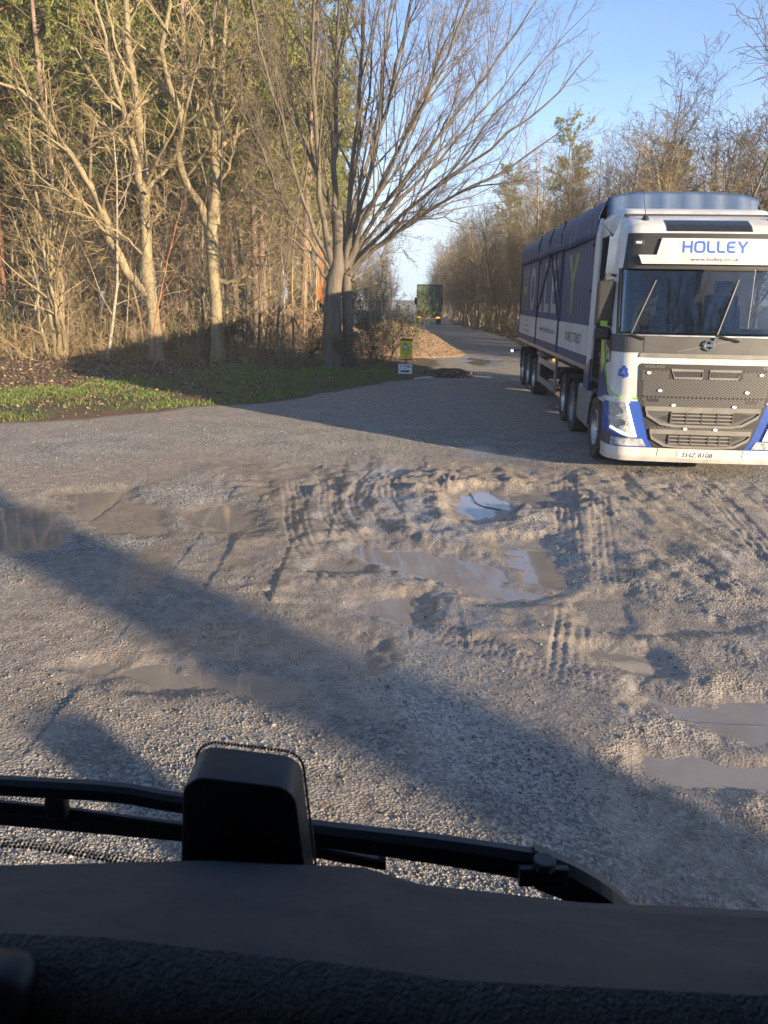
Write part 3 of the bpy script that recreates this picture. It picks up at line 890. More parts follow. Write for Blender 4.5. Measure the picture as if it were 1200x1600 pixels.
# ---- pines
def pine_meshes(seed, h, r, base):
    rng = np.random.default_rng(seed)
    P1, R1 = grow(rng, np.array([[0, 0, -.1]]), np.array([[0.02, 0.01, 1.]]), np.array([h]), np.array([r]), np.array([.03]), 16, .012, .02)
    R1[:, 0] *= 1.25
    nb = 56
    p, d, ln, rr = spawn(rng, P1, R1, nb, base, .99, 74, 12, .19, .35, .12, .012)
    P2, R2 = grow(rng, p, d, ln, rr, rr * .3, 6, .08, .05)
    # dead snags below the crown
    q, dd, l2, r2 = spawn(rng, P1, R1, 16, .18, base, 84, 10, .07, .22, 0, .01)
    P2b, R2b = grow(rng, q, dd, l2, r2, r2 * .4, 6, .09, -.02)
    p, d, ln, rr = spawn(rng, P2, R2, 9, .25, 1, 42, 12, .5, .5, .1, .008)
    P3, R3 = grow(rng, p, d, ln, rr, rr * .5, 3, .12, .06)
    # needle tufts along the twigs: narrow blades
    tips = P3[:, 1:].reshape(-1, 3)
    dirs = unit(np.diff(P3, axis=1)).reshape(-1, 3)
    K = 9
    c = np.repeat(tips, K, 0) + rng.normal(0, .06, (len(tips) * K, 3))
    dr = unit(np.repeat(dirs, K, 0) * .7 + rng.normal(0, .75, (len(tips) * K, 3)) + np.array([0, 0, .25]))
    side = unit(np.cross(dr, rng.normal(0, 1, dr.shape)))
    ln = (.16 + .16 * rng.random(len(c)))[:, None]
    wd = (.028 + .02 * rng.random(len(c)))[:, None]
    V = np.stack([c - side * wd, c + side * wd, c + dr * ln], 1).reshape(-1, 3)
    F = np.arange(len(V)).reshape(-1, 3)
    g = rng.random(len(c))
    col = np.stack([.14 + .11 * g, .16 + .10 * g, .042 + .02 * g], 1)
    tv, tf = merge([tubes(P2, R2, 4), tubes(P3, R3, 3)])
    t0 = part_mesh('trunk', [tubes(P1, R1, 10), tubes(P2b, R2b, 4), (tv, tf)])
    return t0, mesh_np('crown', V, [F], np.repeat(col, 3, 0))

NEEDLE = mat('pine_needles', (1, 1, 1), rough=.7, attr=True, twosided=.25)
PINES = [pine_meshes(200 + i, 19 + i, .17 + .015 * i, .24 + .06 * (i % 3)) for i in range(4)]
named = [(-14.0, 36, BARK_PINE, 'tall pine trunk rising behind the cluster of thin stems', 1),
         (-17.2, 36.5, BARK_RED, 'reddish pine trunk at the far edge of the wood, outermost in view', 2),
         (-9.2, 37, BARK_PINE, 'stout pinkish pine trunk showing between the two forked trees', 3),
         (-6.1, 38, BARK_PINE, 'pine trunk just behind the tree with the kinked limb', 0)]
for x, y, bk, lb, k in named:
    place('pine_tree', PINES[k], bk, NEEDLE, x, y, lb, None, 'pine', 1.0, rng=rs)
pine_spots = [(a, b) for a, b, *_ in named]
tries = 0
while len(pine_spots) < 150 and tries < 9000:
    tries += 1
    y = rs.uniform(37, 82)
    x = rs.uniform(-.5 * y - 8, min(-4.0, 1.5 - .10 * y))
    if any((x - a) ** 2 + (y - b) ** 2 < 4.2 for a, b in pine_spots): continue
    if abs(x + 2.6) < 5 and 42 < y < 58: continue
    pine_spots.append((x, y))
for x, y in pine_spots[4:]:
    place('pine_tree', PINES[rs.randrange(4)], BARK_PINE, NEEDLE, x, y, 'straight pine with a green crown deep in the dense wood', 'pines deep in the wood', 'pine', .85 + .3 * rs.random(), rng=rs, tilt=.015)

# ---- trees along the far side of the track
BARE = [bare_tree_meshes(300 + i, 7.6 + .9 * i, .10 + .01 * i, 34, .10, 44, .10, .36, (8, 5), .045, .06, .5, twr=.007) for i in range(5)]
kinds = [(BARK_OLIVE, TWIG_OLIVE), (BARK_GREY, TWIG_BROWN), (BARK_OLIVE, TWIG_OLIVE), (BARK_BIRCH, TWIG_GOLD)]
row = []
tries = 0
while len(row) < 150 and tries < 9000:
    tries += 1
    y = 32 + 122 * rs.random() ** 1.3
    xe = float(np.interp(y, RV_Y, RV_X))
    x = xe + 1.2 + rs.random() ** 1.2 * (9 if y > 40 else 8)
    if any((x - a) ** 2 + (y - b) ** 2 < 1.1 for a, b in row): continue
    row.append((x, y))
for x, y in row:
    bk, tw = kinds[rs.randrange(4)]
    place('broadleaf_tree', BARE[rs.randrange(5)], bk, tw, x, y, 'bare golden-brown tree in the belt along the far side of the track', 'trees along the far side of the track', 'tree', (.70 if y < 65 else .80) + .32 * rs.random(), rng=rs, tilt=.03)
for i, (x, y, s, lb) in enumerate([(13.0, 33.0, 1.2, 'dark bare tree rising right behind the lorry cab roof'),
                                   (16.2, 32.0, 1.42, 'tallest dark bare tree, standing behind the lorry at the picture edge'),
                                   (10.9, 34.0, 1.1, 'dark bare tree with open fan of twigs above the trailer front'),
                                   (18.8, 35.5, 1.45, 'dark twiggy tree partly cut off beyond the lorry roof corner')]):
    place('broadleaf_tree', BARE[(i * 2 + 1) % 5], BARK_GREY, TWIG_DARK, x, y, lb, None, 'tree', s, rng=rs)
for i in range(18):
    y = rs.uniform(36, 95)
    x = float(np.interp(y, RV_Y, RV_X)) + 7 + 9 * rs.random()
    place('broadleaf_tree', BARE[rs.randrange(5)], BARK_GREY, (TWIG_OLIVE, TWIG_BROWN)[i % 2], x, y, 'taller bare tree in the back rank of the belt beyond the trailer', 'back rank of trees beyond the trailer', 'tree', .95 + .25 * rs.random(), rng=rs, tilt=.03)
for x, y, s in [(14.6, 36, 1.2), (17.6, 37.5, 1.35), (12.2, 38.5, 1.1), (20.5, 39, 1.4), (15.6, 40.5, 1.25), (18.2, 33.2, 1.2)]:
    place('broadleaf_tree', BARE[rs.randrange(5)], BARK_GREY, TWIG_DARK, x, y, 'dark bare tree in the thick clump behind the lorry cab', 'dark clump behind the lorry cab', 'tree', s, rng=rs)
# some pines stand in that belt
for x, y, s in [(13.5, 62, .62), (15, 74, .72), (12.5, 86, .7), (14, 100, .75), (17, 52, .62)]:
    place('pine_tree', PINES[rs.randrange(4)], BARK_PINE, NEEDLE, x, y, 'green-topped pine among the bare trees beyond the trailer', 'pines beyond the trailer', 'pine', s, rng=rs)
for i in range(46):
    y = 33 + 85 * rs.random() ** 1.4
    x = float(np.interp(y, RV_Y, RV_X)) + .3 + 2.2 * rs.random()
    place('sapling', SAP[rs.randrange(5)], (BARK_OLIVE, BARK_BIRCH)[i % 2], TWIG_GOLD, x, y, 'thin sunlit sapling on the far verge of the track', 'saplings on the far verge', 'sapling', .8 + .5 * rs.random(), rng=rs, tilt=.06)

# ------------------------------------------------------------------ paints and vehicle materials
WHITE = mat('white_paint', (.66, .655, .64), rough=.34, coat=.35, col2=(.48, .455, .41), vscale=2.2, stretch=(1, 1, .4))
BLUE = mat('blue_paint', (.02, .075, .40), rough=.35, coat=.4, col2=(.03, .075, .30), vscale=2)
NAVY = mat('navy_paint', (.018, .035, .15), rough=.35, coat=.3, col2=(.03, .045, .13), vscale=2)
LIME = mat('lime_paint', (.24, .50, .03), rough=.4, coat=.2)
BLACKP = mat('black_plastic', (.012, .012, .013), rough=.5, col2=(.022, .021, .02), vscale=3)
GREYP = mat('grey_plastic', (.055, .054, .052), rough=.5, col2=(.08, .075, .068), vscale=2.5)
TRIMG = mat('trim_grey', (.20, .19, .17), rough=.45, col2=(.15, .14, .125), vscale=4)
CHROME = mat('chrome', (.55, .55, .55), rough=.2, metal=1)
ALU = mat('aluminium', (.50, .50, .50), rough=.38, metal=.85, col2=(.36, .35, .34), vscale=5)
GALV = mat('galvanised_steel', (.30, .31, .32), rough=.5, metal=.6, col2=(.2, .2, .2), vscale=6)
STEEL = mat('dark_steel', (.045, .045, .048), rough=.65, col2=(.07, .06, .05), vscale=4)
RUBBER = mat('rubber', (.022, .021, .02), rough=.85, col2=(.06, .05, .042), vscale=5)
LAMP = mat('lamp_glass', (.55, .55, .54), rough=.08, spec=.7, col2=(.22, .22, .22), vscale=14)
DRL = mat('drl_light', (.9, .9, .9), rough=.3, emit=((1, .97, .9), .9))
LEDW = mat('led_light', (.9, .9, .9), rough=.3, emit=((1, .95, .92), 1.1))
AMBER = mat('amber_lens', (.85, .30, .02), rough=.25, emit=((1, .36, .03), .9))
REDL = mat('red_lens', (.55, .02, .015), rough=.25)
TARP = mat('blue_tarp', (.03, .07, .16), rough=.55, col2=(.05, .09, .17), vscale=1.6, bump=.5, bscale=3.5)
LETTERB = mat('letter_blue', (.03, .10, .46), rough=.45)
LETTERK = mat('letter_dark', (.03, .035, .06), rough=.5)
SEATM = mat('seat_fabric', (.16, .105, .075), rough=.9, col2=(.10, .07, .05), vscale=9)
DASHI = mat('cab_dash', (.10, .105, .095), rough=.7)

def windscreen_glass():
    m = bpy.data.materials.new('windscreen_glass')
    m.use_nodes = True
    n, l = m.node_tree.nodes, m.node_tree.links.new
    n.remove(n['Principled BSDF'])
    tr = n.new('ShaderNodeBsdfTransparent'); tr.inputs['Color'].default_value = (.55, .58, .57, 1)
    gl = n.new('ShaderNodeBsdfGlossy'); gl.inputs['Roughness'].default_value = .03; gl.inputs['Color'].default_value = (.9, .95, 1, 1)
    lw = n.new('ShaderNodeFresnel'); lw.inputs['IOR'].default_value = 1.5
    mu_ = n.new('ShaderNodeMath'); mu_.operation = 'MULTIPLY_ADD'; mu_.inputs[1].default_value = 1.3; mu_.inputs[2].default_value = .03
    l(lw.outputs['Fac'], mu_.inputs[0])
    ms = n.new('ShaderNodeMixShader')
    l(mu_.outputs['Value'], ms.inputs['Fac']); l(tr.outputs['BSDF'], ms.inputs[1]); l(gl.outputs['BSDF'], ms.inputs[2])
    l(ms.outputs['Shader'], n['Material Output'].inputs['Surface'])
    return m
GLASS = windscreen_glass()
TINT = mat('tinted_glass', (.02, .022, .025), rough=.06, spec=.8)

def text_verts(s, height, bold=0.0, width=None):
    """The outline letters of s as a flat mesh: verts (x, z) with x centred, faces."""
    cu = bpy.data.curves.new('t', 'FONT')
    cu.body = s
    cu.size = 1.0
    cu.offset = bold
    cu.align_x = 'CENTER'
    cu.resolution_u = 3
    ob = bpy.data.objects.new('t', cu)
    COL.objects.link(ob)
    dg = bpy.context.evaluated_depsgraph_get()
    me = bpy.data.meshes.new_from_object(ob.evaluated_get(dg))
    V = np.array([v.co[:] for v in me.vertices])
    F = [tuple(p.vertices) for p in me.polygons]
    bpy.data.objects.remove(ob)
    bpy.data.curves.remove(cu)
    bpy.data.meshes.remove(me)
    V[:, 0] -= (V[:, 0].min() + V[:, 0].max()) / 2
    h = V[:, 1].max() - V[:, 1].min()
    V[:, 1] -= V[:, 1].min()
    k = height / h
    V *= k
    if width: V[:, 0] *= width / (V[:, 0].max() - V[:, 0].min())
    return V[:, :2], F

def letters(name, s, height, fn, m, parent, bold=0.0, width=None, off=.0):
    V, F = text_verts(s, height, bold, width)
    me = bpy.data.meshes.new(name)
    me.from_pydata([tuple(fn(float(u), float(v))) for u, v in V], [], F)
    return link(name, me, m, parent)

def ribbon(pts, wd, closed=False):
    """Outline of a stroke of width wd along 2-D points: list of quads."""
    P = np.array(pts, float)
    n = len(P)
    out = []
    T = []
    for i in range(n):
        a = P[i - 1] if (i > 0 or closed) else P[i]
        b = P[(i + 1) % n] if (i < n - 1 or closed) else P[i]
        t = (b - a) / (np.linalg.norm(b - a) + 1e-9)
        if 0 < i < n - 1 or closed:
            e1 = (P[i] - P[i - 1]); e2 = (P[(i + 1) % n] - P[i])
            e1 /= np.linalg.norm(e1); e2 /= np.linalg.norm(e2)
            k = 1 / max(.5, math.sqrt((1 + float(e1 @ e2)) / 2))
        else:
            k = 1
        T.append(np.array([-t[1], t[0]]) * wd / 2 * k)
    for i in range(n if closed else n - 1):
        j = (i + 1) % n
        out.append([P[i] - T[i], P[j] - T[j], P[j] + T[j], P[i] + T[i]])
    return out

def holley_strokes():
    """The fascia name in rounded square letters, each letter a list of strokes; unit height, pen 0.19."""
    def arc(cx, cy, rx, ry, a0, a1, n=8):
        return [(cx + rx * math.cos(R(a0 + (a1 - a0) * i / n)), cy + ry * math.sin(R(a0 + (a1 - a0) * i / n))) for i in range(n + 1)]
    h = .095
    O = [(x, y) for x, y in arc(.72, .66, .2, .245, 0, 90) + arc(.30, .66, .2, .245, 90, 180) + arc(.30, .34, .2, .245, 180, 270) + arc(.72, .34, .2, .245, 270, 360)]
    return [
        (1.06, [([(h, 0), (h, 1)], 0), ([(.82, 0), (.82, 1)], 0), ([(h, .52), (.82, .52)], 0)]),
        (1.16, [(O, 1)]),
        (.90, [([(h, 1), (h, .36)] + arc(.30, .30, .205, .205, 180, 270, 5) + [(.74, h)], 0)]),
        (.90, [([(h, 1), (h, .36)] + arc(.30, .30, .205, .205, 180, 270, 5) + [(.74, h)], 0)]),
        (.98, [([(.76, .905), (.36, .905)] + arc(.34, .68, .245, .225, 90, 180, 5) + arc(.34, .32, .245, .225, 180, 270, 5) + [(.76, h)], 0), ([(h, .5), (.70, .5)], 0)]),
        (.95, [([(.06, 1), (.46, .45)], 0), ([(.86, 1), (.46, .45)], 0), ([(.46, .5), (.46, 0)], 0)]),
    ]

# ------------------------------------------------------------------ the lorry: tractor unit
TR_X, TR_Y, TR_A = 4.42, 11.1, 5.0
truck = empty('lorry_tractor', (TR_X, TR_Y, 0), R(-TR_A))
tag(truck, 'white and blue lorry tractor unit with black grille facing the yard', 'lorry')

FZ = [.20, .30, .45, 1.0, 1.55, 1.75, 1.98, 2.88, 3.02, 3.35, 3.46, 3.56, 3.63, 3.67]
FY = [.10, .03, .0, .0, .03, .06, .10, .33, .34, .40, .52, .75, 1.05, 1.4]
WZ = [.2, .6, 1.0, 2.0, 2.9, 3.35, 3.56, 3.67]
WX = [1.21, 1.245, 1.25, 1.25, 1.235, 1.20, 1.14, 1.06]

def cabP(s, z, off=0.0):
    """Point on the cab's skin: s metres from the centre line round the front corner and along the side, z the height."""
    f = float(np.interp(z, FZ, FY)); wv = float(np.interp(z, WZ, WX))
    sg = 1 if s >= 0 else -1
    s = abs(s)
    rx, ry = .26, .36
    flat = wv - rx
    L1 = .49
    if s <= flat:
        x = s; y = f + .05 * (s / wv) ** 2; nx, ny = .10 * s / wv ** 2, -1.0
    elif s <= flat + L1:
        th = (s - flat) / L1 * math.pi / 2
        x = flat + rx * math.sin(th); y = f + .05 * (flat / wv) ** 2 + ry * (1 - math.cos(th))
        nx, ny = math.sin(th) / rx, -math.cos(th) / ry
    else:
        x = wv; y = f + .05 * (flat / wv) ** 2 + ry + (s - flat - L1); nx, ny = 1.0, 0.0
    n_ = math.hypot(nx, ny)
    return (sg * (x + off * nx / n_), y + off * ny / n_, z)

def side_s(y, z):
    """s value of the side point at depth y."""
    f = float(np.interp(z, FZ, FY)); wv = float(np.interp(z, WZ, WX))
    return (wv - .26) + .49 + (y - f - .05 * ((wv - .26) / wv) ** 2 - .36)

def patch(name, z0, z1, sl, sr, m, off=.004, thick=.02, nz=8, ns=24, parent=truck, smooth=True):
    """A panel that lies on the cab skin between heights z0, z1 and the s limits sl(z), sr(z)."""
    sl_ = sl if callable(sl) else (lambda z, c=sl: c)
    sr_ = sr if callable(sr) else (lambda z, c=sr: c)
    V, F = [], []
    for side, o in ((0, off), (1, off - thick)):
        for i in range(nz + 1):
            z = z0 + (z1 - z0) * i / nz
            a, b = sl_(z), sr_(z)
            for k in range(ns + 1):
                V.append(cabP(a + (b - a) * k / ns, z, o))
    N = (nz + 1) * (ns + 1)
    q = lambda i, k, s=0: s * N + i * (ns + 1) + k
    for i in range(nz):
        for k in range(ns):
            F.append((q(i, k), q(i, k + 1), q(i + 1, k + 1), q(i + 1, k)))
            F.append((q(i, k, 1), q(i + 1, k, 1), q(i + 1, k + 1, 1), q(i, k + 1, 1)))
    for k in range(ns):
        F.append((q(0, k), q(0, k, 1), q(0, k + 1, 1), q(0, k + 1)))
        F.append((q(nz, k), q(nz, k + 1), q(nz, k + 1, 1), q(nz, k, 1)))
    for i in range(nz):
        F.append((q(i, 0), q(i + 1, 0), q(i + 1, 0, 1), q(i, 0, 1)))
        F.append((q(i, ns), q(i, ns, 1), q(i + 1, ns, 1), q(i + 1, ns)))
    b = MB()
    b.add(V, F)
    return b.build(name, m, parent, smooth=smooth)

def cab_poly(name, poly, m, off=.012, thick=.014, parent=truck, sub=5):
    """A flat-shape panel given as (s, z) outline, laid on the skin; outline refined so that it follows the corner."""
    pts = []
    for i in range(len(poly)):
        a, b = poly[i], poly[(i + 1) % len(poly)]
        for k in range(sub):
            t = k / sub
            pts.append((a[0] + (b[0] - a[0]) * t, a[1] + (b[1] - a[1]) * t))
    return MB().prism(pts, lambda u, v, d: cabP(u, v, d), off, off - thick).build(name, m, parent, smooth=False)

E_ = 2.2   # s of the cab's rear edge
# cab skin in bands so that the windscreen is a real opening
body = patch('cab_shell', .98, 1.98, -E_, E_, WHITE, 0, .03, 14, 90)
for sg in (-1, 1):
    patch('cab_pillar', 1.98, 2.88, *((1.28, E_) if sg > 0 else (-E_, -1.28)), WHITE, 0, .03, 10, 30)
patch('cab_roof', 2.88, 3.67, -E_, E_, WHITE, 0, .03, 22, 90)
MB().box((0, 1.72, 3.66), (2.1, 1.0, .03)).box((0, 2.16, 2.3), (2.4, .04, 2.6)).box((0, 1.2, 1.2), (2.4, 1.9, .05)).build('cab_lining', BLACKP, truck)
# windscreen and what shows behind it
patch('windscreen', 2.02, 2.86, -1.27, 1.27, GLASS, -.012, .006, 12, 40)
for s0, s1 in ((-1.31, -1.25), (1.25, 1.31)):
    patch('windscreen_seal', 1.98, 2.88, s0, s1, BLACKP, .006, .03, 8, 3)
MB().box((0, .62, 1.97), (2.3, .72, .12)).box((-.45, .5, 2.06), (.7, .3, .08)).box((.6, .5, 2.05), (.8, .3, .06)).build('inner_dashboard', DASHI, truck, bevel=.03)
wheel = MB().lathe([(.215 + .02 * math.cos(t), .02 * math.sin(t)) for t in [2 * math.pi * i / 8 for i in range(9)]], 28, (0, 0, 0), 'z')
for a in (90, 210, 330):
    wheel.bar((0, 0, 0), (.2 * math.cos(R(a)), .2 * math.sin(R(a)), 0), .04, .015)
sw = wheel.build('steering_wheel', mat('steering_wheel_rim', (.28, .33, .12), rough=.5), truck, smooth=True)
sw.location = (-.62, .88, 2.22); sw.rotation_euler = (R(-52), 0, 0)
for x in (-.62, .62):
    MB().box((x, 1.75, 2.15), (.52, .16, .8)).box((x, 1.72, 2.66), (.3, .12, .2)).build('seat', SEATM, truck, bevel=.06)
MB().prism([(-.02, 0), (.33, 0), (.30, .30), (.24, .42), (.10, .46), (.0, .36)], lambda u, v, d: (.22 + u, d, 2.06 + v), .55, .62).build('hanging_jacket', SEATM, truck, bevel=.02)
patch('green_edge_trim', 2.05, 2.8, -1.22, -1.19, mat('pale_green_trim', (.42, .5, .28), rough=.5), -.02, .012, 6, 2)
# wiper arms and blades
for a, b, c in (((-.86, 1.93), (-1.05, 1.99), (-.74, 2.72)), ((.40, 1.92), (.10, 1.99), (.36, 2.74))):
    wp = MB()
    A = [cabP(a[0] + (b[0] - a[0]) * t, a[1] + (b[1] - a[1]) * t, .035) for t in (0, .5, 1)]
    wp.tube(A, .017, 6)
    wa = wp.build('wiper_arm', BLACKP, truck, smooth=True)
    MB().tube([cabP(b[0] + (c[0] - b[0]) * t, b[1] + (c[1] - b[1]) * t, .03) for t in np.linspace(0, 1, 8)], .011, 6).build('wiper_blade', GREYP, wa, smooth=True)
# dark fascia over the windscreen, name board, lower strip
patch('sun_visor', 2.87, 3.345, lambda z: -1.16 - .10 * (3.345 - z), lambda z: 1.16 + .10 * (3.345 - z), BLACKP, .035, .06, 8, 40)
nb = patch('name_board', 3.055, 3.275, lambda z: -.76 + .06 * (z - 3.055) / .22, lambda z: .76 - .06 * (z - 3.055) / .22, WHITE, .075, .05, 4, 20)
patch('visor_strip', 2.935, 3.052, lambda z: -.95 - .05 * (z - 2.935) / .117, lambda z: .95 + .05 * (z - 2.935) / .117, WHITE, .095, .06, 3, 24)
hol = MB()
x0 = 0
tot = sum(wd for wd, _ in holley_strokes())
LH, k = .155, .87 / 6.0
for wd, strokes in holley_strokes():
    for pts, cl in strokes:
        for q in ribbon(pts, .2, bool(cl)):
            hol.prism([(float(p[0] + x0 - tot / 2 + .03) * k, float(p[1]) * LH) for p in q], lambda u, v, d: cabP(u, 3.085 + v, d), .0785, .076)
    x0 += wd
hol.build('name_lettering', LETTERB, nb)
letters('web_lettering', 'www.holley.co.uk', .062, lambda u, v: cabP(u - .0, 2.962 + v, .0975), LETTERK, nb, bold=.006, width=.64)
for sg in (-1, 1):
    mk = patch('marker_lamp', 3.19, 3.25, *((sg * 1.06, sg * .93) if sg < 0 else (.93, 1.06)), GREYP, .05, .03, 2, 4)
    patch('marker_led', 3.21, 3.23, *((sg * 1.03, sg * .97) if sg < 0 else (.97, 1.03)), LEDW, .055, .01, 1, 3, parent=mk)
# roof hatch glass, aerials, deflector
patch('roof_hatch', 3.375, 3.545, lambda z: -.62 - .0 * z, lambda z: .52, TINT, .012, .02, 8, 14)
for x in (-.86, .86):
    ae = MB().cyl((x, .78, 3.52), (x, .78, 3.61), .07, 12, .03).build('aerial_base', BLACKP, truck, smooth=True)
    MB().cyl((x, .78, 3.6), (x - .03, .95, 3.98), .006, 6, .003).build('aerial', BLACKP, ae)
dfl = MB()
prof = [(1.12, 3.52), (1.22, 3.64), (1.40, 3.745), (1.70, 3.80), (2.35, 3.815), (2.35, 3.40), (1.12, 3.40)]
ys = np.linspace(-1, 1, 25)
V, F = [], []
for u in ys:
    e = max(0.0, (abs(u) - .80) / .20)
    xx = u * 1.20
    for (py, pz) in prof:
        V.append((xx, py + .22 * e ** 2 if py < 2 else py, pz - (.16 * e ** 2 if pz > 3.45 else 0)))
n_ = len(prof)
for i in range(len(ys) - 1):
    for kq in range(n_):
        F.append((i * n_ + kq, i * n_ + (kq + 1) % n_, (i + 1) * n_ + (kq + 1) % n_, (i + 1) * n_ + kq))
F += [tuple(range(n_)), tuple(reversed(range((len(ys) - 1) * n_, len(ys) * n_)))]
dfl.add(V, F)
dfl.build('roof_deflector', WHITE, truck, smooth=True)
for sg in (-1, 1):
    MB().prism([(2.2, 1.1), (2.62, 1.1), (2.66, 2.4), (2.62, 3.45), (2.35, 3.72), (2.2, 3.5)], lambda u, v, d, sg=sg: (sg * d, u, v), 1.17, 1.235).build('side_fairing', WHITE if sg > 0 else mat('fairing_white_shade', (.60, .60, .60), rough=.4, col2=(.45, .44, .43), vscale=2), truck, bevel=.02)  # yard-side fairing greyer: its shade is put into the colour
# under-screen panel with emblem
patch('bonnet_panel', 1.745, 1.985, lambda z: -1.52 - .5 * (z - 1.745), lambda z: 1.52 + .5 * (z - 1.745), GREYP, .010, .02, 5, 50)
for s in (-.86, .82):
    patch('panel_seam', 1.75, 1.975, s - .006, s + .006, BLACKP, .013, .01, 2, 1)
for sg in (-1, 1):
    lo, hi = (-2.02, -1.5) if sg < 0 else (1.5, 2.02)
    cab_poly('door_trim', [(sg * 1.40, 1.76), (sg * 1.62, 1.80), (sg * 2.05, 2.02), (sg * 2.05, 2.07), (sg * 1.45, 2.02)], BLACKP, .02, .03)
    cab_poly('side_window', [(sg * 1.44, 2.07), (sg * 2.06, 2.09), (sg * 2.06, 2.74), (sg * 1.52, 2.74)], TINT, .006, .012)
patch('chrome_strip', 1.97, 1.99, -.98, .98, ALU, .03, .03, 1, 24)
patch('bonnet_edge', 1.685, 1.742, lambda z: -.90 - .25 * (1.742 - z), lambda z: .90 + .25 * (1.742 - z), TRIMG, .022, .03, 2, 24)
em = MB()
em.lathe([(.062 + .013 * math.cos(t), .013 * math.sin(t)) for t in [2 * math.pi * i / 6 for i in range(7)]], 26, (0, 0, 0), 'z')
em.bar((.045, .045, 0), (.105, .105, 0), .02, .012)
em.add([(.115, .115, .006), (.065, .112, .006), (.112, .065, .006), (.115, .115, -.006), (.065, .112, -.006), (.112, .065, -.006)], [(0, 1, 2), (5, 4, 3), (0, 3, 4, 1), (1, 4, 5, 2), (2, 5, 3, 0)])
emb = em.build('emblem', CHROME, truck, smooth=True)
emb.location = (0, -.0 + .035, 1.862); emb.rotation_euler = (R(84), 0, 0)
MB().box((0, 0, 0), (.13, .018, .03)).build('emblem_band', CHROME, emb).rotation_euler = (R(90), 0, 0)
for a, b in (((-.42, 1.765), (-.075, 1.845)), ((.075, 1.88), (.42, 1.955))):
    MB().bar(cabP(*a, .018), cabP(*b, .018), .02, .008).build('emblem_bar', TRIMG, truck)
# grille field with honeycomb, slots and small lamps
gl_ = lambda z: -float(np.interp(z, [.40, .55, 1.15, 1.56, 1.60], [.60, .70, .885, .905, .88]))
gr_ = lambda z: -gl_(z)
grille = patch('grille', .415, 1.60, gl_, gr_, mat('grille_dark', (.02, .02, .02), rough=.6), .016, .02, 30, 30)
hx = MB()
rngh = np.random.default_rng(2)
z = .50
rowi = 0
while z < 1.50:
    s = -.9 + (.0275 if rowi % 2 else 0)
    while s < .9:
        lim = -gl_(z) - .05
        blocked = (abs(s) < .80 and .73 < z < .99) or (abs(s) < .72 and .42 < z < .68) or (abs(s) < .50 and 1.40 < z < 1.53) or (1.135 < z < 1.165)
        if abs(s) < lim and not blocked:
            hx.prism([(s - .021, z), (s - .011, z + .012), (s + .011, z + .012), (s + .021, z), (s + .011, z - .012), (s - .011, z - .012)], lambda u, v, d: cabP(u, v, d), .0165, .0225)
        s += .055
    z += .0185
    rowi += 1
hx_o = hx.build('grille_mesh', mat('mesh_grey', (.085, .08, .075), rough=.5), grille)
hx_o['kind'] = 'stuff'
patch('grille_seam', 1.143, 1.155, lambda z: gl_(z), lambda z: gr_(z), BLACKP, .024, .02, 1, 24, parent=grille)
def frame_poly(name, pts, wd, m, off, th, parent):
    b = MB()
    for q in ribbon(pts, wd, True):
        b.prism([tuple(map(float, p)) for p in q], lambda u, v, d: cabP(u, v, d), off, off - th)
    return b.build(name, m, parent)
for pts, zs, xs in (([(-.78, .985), (.78, .985), (.74, .89), (.55, .775), (.38, .75), (-.38, .75), (-.55, .775), (-.74, .89)], (.80, .85, .90, .945), [-.42, -.21, 0, .21, .42]),
                    ([(-.69, .665), (.69, .665), (.65, .57), (.48, .475), (.30, .455), (-.30, .455), (-.48, .475), (-.65, .57)], (.50, .55, .60), [-.42, -.27, -.12, .12, .27, .42])):
    zt, zb = pts[0][1], pts[4][1]
    cab_poly('slot_back', [(p[0] * .97, zb + (p[1] - zb) * .96 + .004) for p in pts], GREYP, .0185, .008, grille, 3)
    fr = frame_poly('slot_frame', pts, .036, TRIMG, .045, .03, grille)
    cab_poly('slot_opening', [(-.42, zt - .045), (.42, zt - .045), (.42, zb + .045), (-.42, zb + .045)], BLACKP, .021, .006, grille, 3)
    for zz in zs:
        patch('slot_bar', zz - .009, zz + .009, -.42, .42, TRIMG, .034, .014, 1, 10, parent=grille)
    for xx in xs:
        patch('slot_upright', zb + .04, zt - .04, xx - .008, xx + .008, GREYP, .038, .016, 2, 1, parent=grille)
for a, b in ((-.47, -.05), (.05, .47)):
    o = frame_poly('vent_frame', [(a, 1.52), (b, 1.52), (b if b < 0 else b - .05, 1.415), (a if a > 0 else a + .05, 1.415)], .02, TRIMG, .03, .016, grille)
    cab_poly('vent_opening', [(a + .01, 1.515), (b - .01, 1.515), (b - .03, 1.42), (a + .03, 1.42)], BLACKP, .02, .006, grille, 3)
for s, zz in ((-.77, 1.475), (.74, 1.475), (-.60, 1.235), (.57, 1.235), (-.40, 1.04), (.42, 1.035), (-.21, .71), (.20, .71)):
    lo = cab_poly('grille_lamp', [(s + .036 * math.cos(t), zz + .022 * math.sin(t)) for t in np.linspace(0, 6.283, 10)[:-1]], CHROME, .036, .02, grille, 1)
    cab_poly('lamp_led', [(s + .026 * math.cos(t), zz + .015 * math.sin(t)) for t in np.linspace(0, 6.283, 10)[:-1]], LEDW, .039, .006, lo, 1)
for s in (-.68, .66):
    cab_poly('step_recess', [(s - .09, 1.125), (s + .07, 1.125), (s + .07, 1.08), (s - .09, 1.08)], BLACKP, .0255, .006, grille, 2)
letters('badge_lettering', 'VOLVO', .035, lambda u, v: cabP(u - .70, 1.545 + v, .0185), TRIMG, grille, bold=.01, width=.27)
letters('badge_lettering', 'FH', .035, lambda u, v: cabP(u + .81, 1.545 + v, .0185), TRIMG, grille, bold=.01, width=.09)
